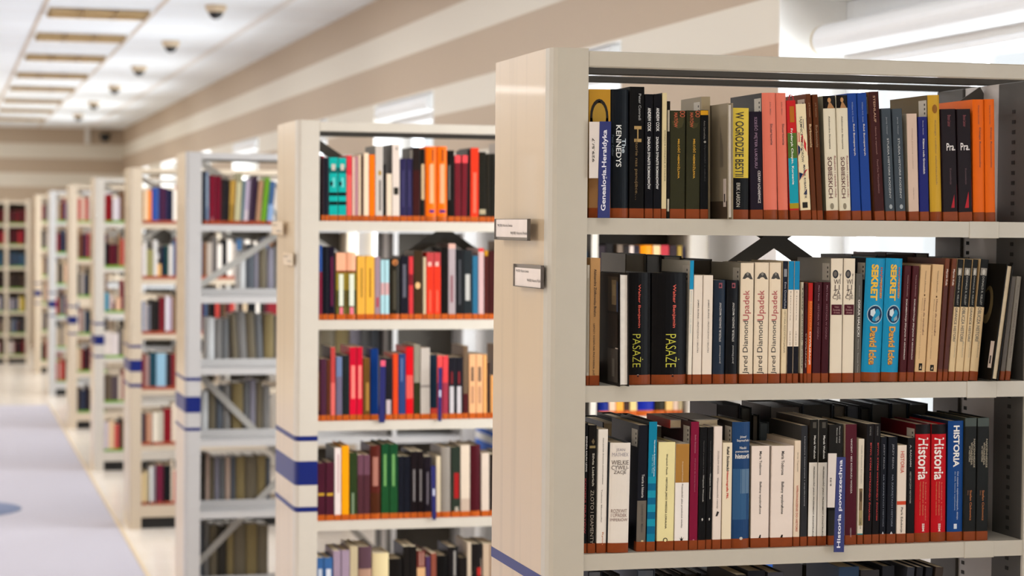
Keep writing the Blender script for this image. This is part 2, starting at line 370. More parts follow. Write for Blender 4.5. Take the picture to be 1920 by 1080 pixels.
# ------------------------------------------------------------------ lettering (built-in typeface), as flat faces in a unit box
TXT = {}
def text_faces(s, bold=0):
    k = (s, bold)
    if k not in TXT:
        cu = bpy.data.curves.new('t', 'FONT'); cu.body = s; cu.size = 1; cu.resolution_u = 3; cu.offset = bold; cu.fill_mode = 'FRONT'
        ob = bpy.data.objects.new('t', cu); COL.objects.link(ob)
        dg = bpy.context.evaluated_depsgraph_get(); me = bpy.data.meshes.new_from_object(ob.evaluated_get(dg))
        v = [q.co for q in me.vertices]
        if v:
            x0, x1 = min(q.x for q in v), max(q.x for q in v); y0, y1 = min(q.y for q in v), max(q.y for q in v)
            TXT[k] = [[((v[i].x-x0)/max(1e-6, x1-x0), (v[i].y-y0)/max(1e-6, y1-y0)) for i in p.vertices] for p in me.polygons]
        else: TXT[k] = []
        bpy.data.objects.remove(ob); bpy.data.meshes.remove(me); bpy.data.curves.remove(cu)
    return TXT[k]
STRIPES1 = [(1.113, 1.132), (.975, 1.045), (.89, .909)]
st = lambda a, b, c: [(a[0], a[1], 0), (b[0], b[1], 0), (c[0], c[1], 0)]
T12 = [1.7655, 1.4695, 1.1715, .8525, .55, .24, .09]
T2 = [1.760, 1.461, 1.155, .852, .55, .24, .09]
T34 = [1.744, 1.428, 1.113, .796, .478, .135]
C1, C1S, CG = 'bdb5a6', 'c8b090', 'b8b4b1'
U1 = bookcase(3.53, T12, st((1.113, 1.132), (.98, 1.05), (.9, .918)), 'cream steel bookcase in front, with two small label holders on its reflection-streaked end panel', C1, C1S, True,
    [(3.845, 3.605, 1.009, 1.007, 1.724, 1.763, '94(100) Historia świata', '94(438) Historia Polski', 0), (3.715, 3.550, 1.0115, 1.017, 1.640, 1.681, '94(100) Historia świata', '94(438) Historia Polski', 1)])
U2 = bookcase(6.26, T2, st((1.097, 1.112), (.964, 1.036), (.883, .898)), 'cream steel bookcase second from the front, with turquoise and orange books on top', 'cdc3b4', 'd6c0a0', False,
    [(6.655, 6.43, 1.009, 1.007, 1.715, 1.758, '94(4) Historia', '94(4) Historia', 0), (6.43, 6.275, 1.0105, 1.013, 1.625, 1.663, '94(4) Historia', '94(4) Historia', 1)])
U3 = bookcase(9.25, T34, st((1.059, 1.073), (.919, .989), (.839, .853)), 'grey-fronted bookcase third from the front, mostly holding grey bound volumes', CG, 'd8c2a2', braces=((1.746, .285), (.65, .44)))
U4 = bookcase(12.1, T34, st((1.038, 1.053), (.902, .968), (.813, .832)), 'cream bookcase fourth from the front, its base standing clear on the pale floor', 'c4b49e', 'd0bc9c')
U5 = bookcase(15.0, T34, st((1.03, 1.045), (.89, .955), (.80, .815)), 'grey-fronted bookcase fifth from the front, with green bands under its books', 'cfc8bd', 'e0c9a8')
U6 = bookcase(18.1, T34, st((1.03, 1.045), (.89, .955), (.80, .815)), 'cream bookcase sixth from the front along the carpet', 'd6c6b0', 'dac6a8')
U7 = bookcase(21.6, T34, st((1.03, 1.045), (.89, .955), (.80, .815)), 'bluish grey bookcase seventh from the front along the carpet', 'c4c3c2', 'd8c9b4')
U8 = bookcase(24.9, T34, st((1.03, 1.045), (.89, .955), (.80, .815)), 'cream bookcase eighth and last of the row along the carpet', 'd6c6b0', 'dac6a8')
# shelving across the far end of the room
r = tag(empty('shelving_unit', (-.6, 26.6, 0)), 'cream wall of shelves closing the far end of the aisle', 'shelving unit')
MF = mat('ddd0bc', .4, noise=.03); TF = [1.714, 1.455, 1.183, .911, .633, .361, .095]
for x in (-1.5, -.5, .5, .745, 1.0): MB().box(x-.02, x+.02, 26.6, 26.9, 0, 2.02).build('upright', MF, r, .003, 1)
for z in TF + [2.0]:
    MB().box(-1.5, 1.0, 26.605, 26.895, z-.03, z).build('shelf', MF, r)
MB().box(-1.5, 1.0, 26.888, 26.897, .06, 2.0).build('back_panel', mat('6d5a48', .7), r)
MB().box(-1.5, 1.0, 26.64, 26.88, 0, .065).build('plinth', M_plinth, r)

# ------------------------------------------------------------------ books
BAND, BANDG = '853d17', '6fa02c'
BAND2, BAND3 = 'b85518', '9a4020'
M_page = mat('d9c7a8', .85, noise=.16, scale=90, spec=.1)
M_pagew = mat('e9e2d8', .85, noise=.12, scale=90, spec=.1)
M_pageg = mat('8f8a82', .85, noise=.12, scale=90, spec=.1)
def gloss(h): return mat(h, .36, noise=.05, scale=14, spec=.10)
LABELS = {}; NB = [0]
def make_book(loc, tilt, t, h, d, base, label, group, segs=(), decos=(), cover=None, hard=True, round_=0, band=BAND, pages=None, rev=False, flat=None, name='book', cat='book', sticker=False, photo=0):
    r = link(name, None, None, loc); tag(r, label, cat, group)
    if rev: r.rotation_euler = (0, -tilt, math.pi)
    elif flat is not None: r.rotation_euler = flat
    else: r.rotation_euler = (0, tilt, 0)
    b = (.0022 if hard else .0007); e = .003 if hard else .0004
    bul = min(.006, .11*t)*round_
    prof = lambda x: bul*(2*x/t-1)**2 + (.0007 if (x < .0012 or x > t-.0012) else 0)
    n = 9 if round_ else 4
    xs = [t*i/(n-1) for i in range(n)] if round_ else [0, .0013, t-.0013, t]
    M0 = gloss(base); Mc = gloss(cover or base)
    mb = MB(); y0 = prof(0)
    mb.use(Mc)
    mb.box(0, b, y0, d, 0, h); mb.box(t-b, t, y0, d, 0, h)
    zs = sorted(set([0, h] + [max(0, min(h, z)) for s in segs for z in s[:2]]))
    def col(z):
        for a, c, hx in reversed(segs):
            if a <= z <= c: return gloss(hx)
        return M0
    for i in range(len(zs)-1):
        if zs[i+1]-zs[i] < 1e-5: continue
        mb.use(col((zs[i]+zs[i+1])/2))
        for j in range(n-1): mb.quad((xs[j], prof(xs[j]), zs[i]), (xs[j+1], prof(xs[j+1]), zs[i]), (xs[j+1], prof(xs[j+1]), zs[i+1]), (xs[j], prof(xs[j]), zs[i+1]))
    mb.use(M0)
    for j in range(n-1):
        a, c = xs[j], xs[j+1]
        mb.quad((a, prof(a), h), (c, prof(c), h), (c, prof(c)+b, h), (a, prof(a)+b, h))
        mb.quad((a, prof(a)+b, 0), (c, prof(c)+b, 0), (c, prof(c)+b, h), (a, prof(a)+b, h))
        mb.quad((a, prof(a)+b, 0), (c, prof(c)+b, 0), (c, prof(c), 0), (a, prof(a), 0))
    cvr = link('cover', mb.mesh('cover'), r)
    pb = MB().box(b, t-b, bul+b+.0008, d-(.004 if hard else .0006), e, h-e)
    link('page_block', pb.mesh('page_block', pages or M_page), r)
    if band:
        sb = MB(); hb = .0172; o = .0005; q = [(-.0001, y0+.012), (-.0001, y0-o)] + [(x, prof(x)-o) for x in xs[1:-1]] + [(t+.0001, y0-o), (t+.0001, y0+.012), (t, y0+.012)] + [(x, prof(x)) for x in reversed(xs)] + [(0, y0+.012)]
        m_ = len(q)//2
        k = len(sb.v); sb.v += [Vector((x, y, z)) for z in (0, hb) for x, y in q]
        L = len(q)
        for i in range(L): sb.face([k+i, k+(i+1) % L, k+L+(i+1) % L, k+L+i])
        top = [(x, y) for x, y in q]
        for i in range(n+1):
            j = L-1-i; a, c, dd, ee = i, i+1, j-1, j
            if dd > c: sb.face([k+L+a, k+L+c, k+L+dd, k+L+ee])
        link('spine_band', sb.mesh('spine_band', mat(band, .40, noise=.16, scale=60, spec=.15)), r)
    em = MB(); texts = [q for q in decos if q[0] == 't']; big = max([abs(q[3]-q[2]) if q[7] != 'h' else .02 for q in texts], default=0)
    sp = lambda x, z, o: Vector((x, prof(min(max(x, 0), t))-o, z))
    for dc in decos:
        if dc[0] == 't':
            _, s, z0, z1, hx, size, xf, dr, bold = dc; tx = MB(); main = dr == 'h' or abs(z1-z0) >= big
            tx.use(mat(hx, .4, noise=0)); z0, z1 = min(z0, z1), max(z0, z1)
            for f in text_faces(s, bold):
                if dr == 'd': pts = [sp(t*xf + (v-.5)*size*t, z1-(z1-z0)*u, .0006) for u, v in f]
                elif dr == 'u': pts = [sp(t*xf - (v-.5)*size*t, z0+(z1-z0)*u, .0006) for u, v in f]
                else: pts = [sp(t*xf + (u-.5)*size*t, z0+(z1-z0)*v, .0006) for u, v in f]
                tx.quad(*pts)
            if tx.f: nm = 'title' if main else 'small_lettering'; link(nm, tx.mesh(nm), cvr)
        elif dc[0] == 'r':
            _, a, c, z0, z1, hx = dc; em.use(gloss(hx))
            for j in range(4):
                u, w_ = a+(c-a)*j/4, a+(c-a)*(j+1)/4
                em.quad(sp(t*u, z0, .0004), sp(t*w_, z0, .0004), sp(t*w_, z1, .0004), sp(t*u, z1, .0004))
        elif dc[0] in 'op':
            pts = dc[-2]; hx = dc[-1]; em.use(gloss(hx)); off = .0004+.00012*(len(em.f) % 3)
            if dc[0] == 'o':
                a, c, z0, z1 = pts; seg = 20
                pts = [((a+c)/2+(c-a)/2*math.cos(2*math.pi*k/seg), (z0+z1)/2+(z1-z0)/2*math.sin(2*math.pi*k/seg)) for k in range(seg)]
            em.quad(*[sp(t*u, z, off) for u, z in pts])
    if em.f: link('cover_picture', em.mesh('cover_picture'), cvr)
    if sticker:
        sk = MB(); sk.use(mat('b5ada0' if not rev else 'd8c8bc', .5))
        if rev:
            sk.box(t, t+.0006, d-.020, d-.007, .022, .072); sk.use(M_ink).box(t+.0006, t+.0008, d-.016, d-.011, .030, .045)
        else: sk.box(-.0002, 0, .008, .040, h-.040, h-.009)
        sk.use(M_ink)
        for k in range(0 if rev else 3): sk.box(-.0003, -.0002, .013, .018, h-.035+.008*k, h-.031+.008*k)
        link('barcode_sticker', sk.mesh('barcode_sticker'), cvr)
    if photo:
        ph = MB(); o = .0004; g = lambda y, z, k=0: (t+o+k*.00015, y, z)
        if photo == 1:
            for hx, y0_, y1_, z0_, z1_ in (('3d3428', d-.062, d-.003, h*.66, h*.97), ('77654a', d-.040, d-.014, h*.72, h*.94), ('8a7858', d-.034, d-.018, h*.80, h*.90), ('3c4458', d-.012, d-.003, h*.66, h*.93), ('2a231d', d-.062, d-.003, h*.34, h*.64), ('4a443e', d-.062, d-.003, h*.03, h*.33), ('6a645c', d-.036, d-.022, h*.08, h*.24)):
                ph.use(gloss(hx)); k = len(ph.mats); ph.quad(g(y0_, z0_, k), g(y1_, z0_, k), g(y1_, z1_, k), g(y0_, z1_, k))
        elif photo == 3:
            ph.use(gloss('4a3c30')).quad(g(0.004, 0.001), g(d-.001, 0.001), g(d-.001, h*.155), g(0.004, h*.155))
            for q_ in range(4): ph.use(gloss('74695a')).quad(g(d-.036+.004*q_, h*.45, 1), g(d-.034+.004*q_, h*.45, 1), g(d-.034+.004*q_, h*(.80-.05*q_), 1), g(d-.036+.004*q_, h*(.80-.05*q_), 1))
        else:
            ph.use(gloss('6a5a3c')); ph.quad(*[g(d-.052+.020*math.cos(a*math.pi/8), h*.64+.036*math.sin(a*math.pi/8), 1) for a in range(16)])
            ph.use(gloss('1c1814')); ph.quad(*[g(d-.056+.013*math.cos(a*math.pi/8), h*.66+.024*math.sin(a*math.pi/8), 2) for a in range(16)])
        link('cover_picture', ph.mesh('cover_picture'), cvr)
    NB[0] += 1
    return r
def unique(lb):
    n = len(lb.replace(',', ' ').split())
    if n > 16 or n < 4 or lb in LABELS: print('LABEL', n, lb, lb in LABELS)
    LABELS[lb] = 1; return lb
def shelf_row(case, shelf, z, Yf, sc, ox, oy, items, dmax=.162, band=None, prev=None):
    """items: (x left, x right, x of top left, y top, colour, short, rest, decorations, options) measured on the photo"""
    band = band or BAND; last = None; prev = prev or 'its end panel'
    for it in items:
        xl, xr, xt, yt, base, short, rest = it[:7]; dec = it[7] if len(it) > 7 else []; o = dict(it[8]) if len(it) > 8 else {}
        P = lambda x, y, Y: onY(ox+x/sc, oy+y/sc, Y)
        Y = Yf + o.get('dy', 0) + random.uniform(0, .003)
        yb = oy
        # bottom y of this row on the photo is taken from the shelf height itself
        bl = P(xl, 0, Y); bl = onY(ox+xl/sc, o_y(ox+xl/sc, Y, z), Y); br_ = onY(ox+xr/sc, o_y(ox+xr/sc, Y, z), Y)
        tl = P(xt, yt, Y); h = tl.z - z; t = max(.005, br_.x-bl.x-.0012); tilt = math.atan2(tl.x-bl.x, h)
        if 'tilt' in o: tilt = o['tilt']
        x = bl.x + .0006
        if last:
            lx, lt, ltilt, lh = last; hm = min(h, lh)*.985
            need = (lx + lt/math.cos(ltilt) + math.tan(ltilt)*hm + .0009 - x)/hm
            if 'dy' not in o and math.tan(tilt) < need and need-math.tan(tilt) < .06: tilt = math.atan(need)
            if x < lx + lt/math.cos(ltilt)+.0008: dx = lx + lt/math.cos(ltilt)+.0009 - x; x += dx; t = max(.005, t-dx)
        xm_ = (xl+xr)/2; zz = lambda y: P(xm_, y, Y).z - z
        ds, segs = [], []
        for q in dec:
            if q[0] == 's': segs.append((zz(q[2]), zz(q[1]), q[3]))
            elif q[0] == 't':
                q = tuple(q) + (.5, 'd', .012)[len(q)-6:]
                ds.append(('t', q[1], zz(q[3]), zz(q[2]), q[4], q[5], q[6], q[7], q[8]))
            elif q[0] == 'r': ds.append(('r', q[1], q[2], zz(q[4]), zz(q[3]), q[5]))
            elif q[0] == 'o': ds.append(('o', (q[1], q[2], zz(q[4]), zz(q[3])), q[5]))
            elif q[0] == 'p': ds.append(('p', [(u, zz(y)) for u, y in q[1]], q[2]))
        run = [j for j in items if j[5] == short and j[6] == rest]
        if len(run) > 2: rel = '%s of %d alike' % (NTH[run.index(it)], len(run))
        elif last is None: rel = 'beside ' + prev
        else: rel = 'right of its twin' if prev == short and len(run) == 2 and run[1] is it else 'right of a ' + prev
        own = short + (' ' + rest if rest else '')
        short3 = prev.split()[-2:] if len(prev.split()) > 2 else prev.split()
        cand = ['%s, %s %s, %s' % (own, case, shelf, rel), '%s, %s %s, %s' % (own, case, shelf, rel.replace('right of a ', 'right of ')),
                '%s, %s %s, right of %s' % (own, case, shelf, ' '.join(short3)), '%s, %s %s, after %s' % (own, case, shelf, ' '.join(short3)), '%s, %s %s, %s' % (own, case, shelf, 'after ' + short3[-1])]
        if 'lab' in o: cand.insert(0, '%s, %s %s, %s' % (own, case, shelf, o['lab']))
        lb = next((c for c in cand if len(c.replace(',', ' ').split()) <= 16 and c not in LABELS), cand[-1])
        d = o.get('d', min(dmax, max(.10, h*.70))); dip = max(0, t*math.sin(tilt))
        loc = (x, Y, z+dip+.0003)
        rev = o.get('rev', False)
        if rev: loc = (x+t, Y+d, z+dip+.0003)
        hard = o.get('hard', t > .022)
        make_book(loc, tilt, t, h/math.cos(tilt) if not tilt else h, d, base, unique(lb), 'books on the %s, %s' % (case, shelf), segs, ds, o.get('cov'), hard, o.get('round', 1 if t > .03 else 0), None if o.get('nb') else band, o.get('pages'), rev, None, sticker=o.get('st', False), photo=o.get('photo', 0))
        if 'dy' not in o or rev: last = (x, t, tilt, h)
        prev = short
def o_y(x, Y, z):
    lo, hi = -400, 1600
    for _ in range(40):
        m_ = (lo+hi)/2
        if onY(x, m_, Y).z > z: lo = m_
        else: hi = m_
    return lo
# ---- nearest bookcase, top shelf
Z1, Y1 = T12, 3.546
k = 'nearest bookcase'
A1 = [
 (70, 195, 71, 262, 'b5862c', 'gold hardback', 'with dark wheel engraving', [('s', 762, 985, 'a3764a'), ('o', .05, .9, 318, 520, '2a2622'), ('o', .16, .79, 340, 500, 'a88436'), ('r', .42, .54, 330, 520, '2a2622'), ('o', .3, .66, 355, 470, '3b352c'), ('r', .05, .9, 425, 447, '221f1c')], {'round': 0}),
 (196, 296, 199, 262, '10151b', 'glossy black hardback', 'with tall serif capitals', [('t', 'KENNEDYS', 465, 700, 'e6e6e2', .30, .42), ('t', 'The', 540, 622, 'b9c4cc', .24, .72), ('t', 'Peter Collier', 520, 640, '3a4a55', .12, .1)], {'st': 1, 'round': 1}),
 (298, 383, 302, 248, '0d0c0c', 'tall black hardback', 'with gold script title', [('t', 'Peter Conradi', 288, 437, '9b9a98', .17, .68), ('t', 'H', 470, 560, 'a98a52', .5, .55), ('t', 'istorie nas panujące…', 540, 885, '6b532c', .24, .45)]),
 (386, 433, 387, 290, '0c0c12', 'slim black paperback', 'with condensed white capitals', [('t', 'ANDREW COOK', 368, 500, 'e8e6e2', .42, .52), ('t', 'ZAGŁADA DYNASTII ROMANOWÓW', 530, 825, 'e8e6e2', .42, .52)]),
 (434, 478, 437, 290, '0c0c12', 'slim black paperback', 'with condensed white capitals', [('t', 'ANDREW COOK', 368, 500, 'e8e6e2', .42, .52), ('t', 'ZAGŁADA DYNASTII ROMANOWÓW', 530, 825, 'e8e6e2', .42, .52)]),
 (479, 509, 484, 283, 'd3c296', 'thin cream paperback', 'with small dark capitals', [('t', 'DYNASTIE PANUJĄCE W POLSCE', 495, 780, '3c3424', .32, .6)], {'cov': '1c1a18'}),
 (510, 525, 514, 330, '15130f', 'thin recessed black booklet', '', [('r', 0, .7, 380, 500, 'b8ae98'), ('r', 0, .8, 880, 950, 'c8bea8')], {'nb': 1}),
 (526, 613, 528, 382, '2f2e1c', 'olive paperback', 'with yellow italic title', [('p', ((.01, 384), (.99, 384), (.97, 430), (.78, 474), (.5, 486), (.2, 470), (.01, 425)), '413d24'), ('t', 'MATÓW', 395, 478, 'b5532c', .3, .38), ('t', 'OO', 384, 420, 'b5532c', .35, .8), ('t', 'MIŁOŚĆ NIEMOŻLIWA', 543, 765, 'd8a21e', .17, .58)], {'round': 0, 'cov': '3a382a'}),
 (617, 696, 622, 382, '2f2e1c', 'olive paperback', 'with yellow italic title', [('p', ((.01, 384), (.99, 384), (.97, 430), (.78, 474), (.5, 486), (.2, 470), (.01, 425)), '413d24'), ('t', 'MATÓW', 395, 478, 'b5532c', .3, .38), ('t', 'OO', 384, 420, 'b5532c', .35, .8), ('t', 'MIŁOŚĆ NIEMOŻLIWA', 543, 765, 'd8a21e', .2, .58)], {'round': 0}),
 (697, 745, 699, 380, '0b0b0d', 'black paperback', 'with yellow top edge', [('s', 383, 408, 'd39a22'), ('t', 'Anna Czerwińska', 440, 545, '77736c', .22, .5), ('o', .4, .7, 553, 566, '9a968c'), ('t', 'Opowieść o miłości', 575, 780, '2e2c2c', .25, .55)]),
 (704, 757, 704, 304, 'aa9a7c', 'tall beige hardback', 'set back behind an olive one', [], {'dy': .05, 'nb': 1, 'cov': '8d8068', 'st': 1, 'd': .11}),
 (851, 886, 850, 340, '9a8c74', 'beige hardback', 'shelved fore-edge out, cover showing', [], {'dy': -.030, 'rev': 1, 'nb': 1, 'cov': '8c7f69', 'pages': M_pagew, 'st': 1, 'hard': 1, 'd': .13, 'photo': 3}),
 (866, 972, 870, 367, '0c0c0e', 'black hardback', 'with large yellow title panel', [('s', 367, 762, 'd8bc46'), ('t', 'W OGRODZIE BESTII', 390, 755, '161410', .46, .48), ('t', 'ERIK LARSON', 790, 925, 'b9b2a4', .2, .42)], {'round': .5}),
 (980, 1053, 966, 388, '1d1420', 'plum paperback', 'with mauve capitals', [('t', 'SZEŚĆ PIĘTER LUKSUSU', 420, 708, '8e6f86', .34, .5), ('t', 'CEZARY ŁAZAREWICZ', 722, 905, 'd6ccc6', .2, .72)]),
 (1058, 1138, 1020, 282, 'dd7560', 'salmon hardback', 'with dark title', [('t', 'John Miller', 335, 412, '8a4a40', .12, .55), ('t', 'Stuartowie', 458, 578, '4a2420', .18, .62)], {'st': 1, 'cov': '17130f', 'round': 1}),
 (1140, 1198, 1087, 282, 'dd7560', 'salmon hardback', 'with dark title', [('t', 'John Miller', 335, 412, '8a4a40', .14, .5), ('t', 'Stuartowie', 458, 578, '4a2420', .22, .62)], {'round': 1, 'hard': 1}),
 (1204, 1258, 1152, 325, 'c02024', 'multicoloured paperback', 'banded red, green and turquoise', [('s', 510, 652, '4f6b2c'), ('s', 652, 905, '1695a8'), ('s', 905, 935, 'a08c1e'), ('r', .3, .8, 360, 450, 'b0641c'), ('t', 'Fryderyk Chopin. Korzenie', 485, 800, 'f0ece4', .3, .42)]),
]
shelf_row(k, 'top shelf', Z1[0], Y1, 3, 1080, 80, A1)
UJ = [('p', ((.3, 440), (.98, 425), (.98, 520), (.5, 470)), '1f2950'), ('p', ((.02, 500), (.5, 520), (.98, 590), (.98, 640), (.4, 560), (.02, 560)), 'c4242c'), ('p', ((.02, 575), (.4, 600), (.02, 640)), '1f2950'), ('p', ((.02, 668), (.98, 668), (.98, 700), (.02, 700)), 'c4242c'), ('p', ((.6, 720), (.98, 712), (.98, 770), (.02, 830), (.02, 790)), 'c4242c'), ('p', ((.02, 730), (.4, 740), (.02, 778)), '1f2950'), ('p', ((.98, 800), (.98, 860), (.35, 855)), '1f2950')]
A2 = [
 (5, 65, -26, 345, 'e6d5ae', 'cream paperback', 'with Union flag pattern', UJ + [('r', .22, .62, 412, 678, 'e6d5ae'), ('t', 'TAJEMNICE WINDSORÓW', 415, 675, '17140f', .36, .42), ('t', 'MAREK RYBARCZYK', 690, 880, '2a2c44', .2, .55), ('r', .2, .7, 900, 932, '2a2620')]),
 (68, 97, 25, 287, '5b3018', 'slim brown paperback', 'with pale lettering', [('t', 'J.-H. Cuermann', 340, 420, 'b08a60', .3, .55), ('t', 'Burbonowie', 460, 590, 'd8b88a', .45, .55)], {'st': 1}),
 (98, 131, 68, 291, '54290f', 'slim brown paperback', 'with pale lettering', [('t', 'J.-H. Cuermann', 340, 420, '9a744a', .3, .5), ('t', 'Burbonowie', 465, 590, '8a6a48', .4, .5)]),
 (150, 222, 128, 300, 'dcd2ba', 'cream hardback', 'with dark lady portrait on top', [('s', 296, 372, '120d0b'), ('o', .34, .62, 312, 340, 'b98a5c'), ('p', ((.3, 372), (.45, 338), (.6, 340), (.9, 372)), 'a87a50'), ('t', 'Aleksandra Skrzypietz', 415, 602, '4a4438', .16, .42), ('t', 'SOBIESKICH', 645, 877, '5a2c28', .34, .38), ('t', 'Rozkwit i upadek rodu', 640, 872, '8a4038', .2, .78), ('o', .3, .6, 905, 940, '8e8470')], {'cov': '8f8a72', 'round': .4}),
 (225, 290, 196, 296, 'dcd2ba', 'cream hardback', 'with dark lady portrait on top', [('s', 292, 370, '120d0b'), ('o', .34, .62, 310, 338, 'b98a5c'), ('p', ((.3, 370), (.45, 336), (.6, 338), (.9, 370)), 'a87a50'), ('t', 'Aleksandra Skrzypietz', 415, 602, '4a4438', .16, .42), ('t', 'SOBIESKICH', 645, 877, '5a2c28', .34, .38), ('t', 'Rozkwit i upadek rodu', 640, 872, '8a4038', .2, .78), ('o', .3, .6, 905, 940, '8e8470')], {'round': .4}),
 (292, 347, 257, 285, '1d3f8a', 'royal blue hardback', 'with cream title', [('t', 'William H.C. Smith', 335, 450, '7f8fb4', .14, .5), ('t', 'Ród Bonapartych', 460, 637, 'd9d2c4', .22, .55)], {'hard': 1}),
 (350, 404, 320, 283, '1d3f8a', 'royal blue hardback', 'with cream title', [('t', 'William H.C. Smith', 335, 450, '7f8fb4', .14, .5), ('t', 'Ród Bonapartych', 460, 637, 'd9d2c4', .22, .55)], {'hard': 1}),
 (420, 478, 385, 275, '3a1614', 'maroon hardback', 'with brown cover', [('t', 'STEINLAUF', 300, 450, 'b88a6c', .22, .5), ('t', 'Historia ze wspomnień', 475, 630, '8a5a50', .2, .5), ('t', 'Paweł Ewa Wieczorkiewicz', 660, 850, '7a4a44', .18, .55)], {'cov': '6b4228', 'st': 1, 'hard': 1}),
 (483, 537, 456, 370, '3f474e', 'slate grey paperback', 'with faint white capitals', [('t', 'Jerzy Hoser', 420, 520, '8a8f92', .16, .5), ('t', 'STUDIA HISTORII RODZINY', 540, 880, 'b0b2b0', .2, .55), ('o', .4, .75, 912, 938, '9aa0a2')]),
 (540, 597, 517, 372, '3f474e', 'slate grey paperback', 'with faint white capitals', [('t', 'Jerzy Hoser', 420, 520, '8a8f92', .16, .5), ('t', 'STUDIA HISTORII RODZINY', 540, 880, 'b0b2b0', .2, .55), ('o', .4, .75, 912, 938, '9aa0a2')]),
 (612, 672, 598, 400, 'd0b6a4', 'pinkish beige paperback', 'with tiny lettering', [('t', 'Dzieje pewnej rodziny', 485, 715, '9a8272', .1, .5), ('t', 'Wydanie', 815, 885, '9a8272', .1, .5)], {'cov': 'a39a86'}),
 (675, 728, 663, 418, '1d2268', 'navy paperback', 'with white title', [('t', 'Maurycy Gramski', 440, 520, 'a8a8c0', .14, .5), ('t', 'Klątwa rodu Grimaldich', 543, 740, 'e0dcd8', .26, .52)]),
 (735, 803, 719, 295, 'c59a30', 'tall gold hardback', 'with brown crest', [('o', .32, .76, 350, 400, '8a5a1e'), ('t', 'Księga rodów szlacheckich', 440, 800, '8a6820', .16, .55)], {'cov': '55431c', 'st': 1, 'round': 1}),
 (805, 890, 790, 374, '1b1014', 'dark plum paperback', 'with red corner wedge', [('t', 'Bruno Latour', 410, 475, '7a2428', .22, .55), ('t', 'Pra.', 568, 610, 'e6deda', .58, .62, 'h', .012), ('p', ((.55, 932), (.98, 800), (.98, 932)), 'a81c28'), ('t', 'Konstelacje', 710, 800, '4a2024', .16, .55)], {'cov': '2a1c20', 'round': 0}),
 (893, 972, 880, 374, '1b1014', 'dark plum paperback', 'with red corner wedge', [('t', 'Bruno Latour', 410, 475, '7a2428', .22, .55), ('t', 'Pra.', 566, 608, 'e6deda', .66, .55, 'h', .012), ('p', ((.45, 932), (.98, 770), (.98, 932)), 'b01c28'), ('t', 'Konstelacje', 710, 800, '4a2024', .16, .55)], {'round': 0, 'st': 1}),
 (976, 1042, 971, 320, 'df6414', 'bright orange hardback', 'with dark title', [('t', 'Daniel Gromki', 355, 460, '8a3c0c', .12, .5), ('t', 'Dzieje Romanowów', 480, 705, '5a2408', .2, .58)], {'round': .5}),
 (1045, 1102, 1033, 318, 'df6414', 'bright orange hardback', 'with dark title', [('t', 'Daniel Gromki', 355, 460, '8a3c0c', .12, .5), ('t', 'Dzieje Romanowów', 480, 705, '5a2408', .2, .58)], {'round': .5}),
]
shelf_row(k, 'top shelf', Z1[0], Y1, 3, 1500, 80, A2, prev='multicoloured paperback')
# red ribbon marker that belongs to the multicoloured paperback
mb_ = [o for o in bpy.data.objects if o.get('label', '').startswith('multicoloured paperback')][0]
rb = MB()
pts = [(.012, .06), (.009, .085), (.004, .096), (-.004, .093), (-.007, .084)]
h_ = max(v.co.z for v in [c for c in mb_.children if c.name.startswith('cover')][0].data.vertices)
for i in range(4):
    (a, b), (c, d) = pts[i], pts[i+1]
    rb.quad((.012-a*.8, .004+.002*i, h_-.085+b), (.012-c*.8, .004+.002*i+.002, h_-.085+d), (.015-c*.8, .004+.002*i+.002, h_-.085+d), (.015-a*.8, .004+.002*i, h_-.085+b))
link('ribbon_marker', rb.mesh('ribbon_marker', mat('a01c20', .5)), mb_)

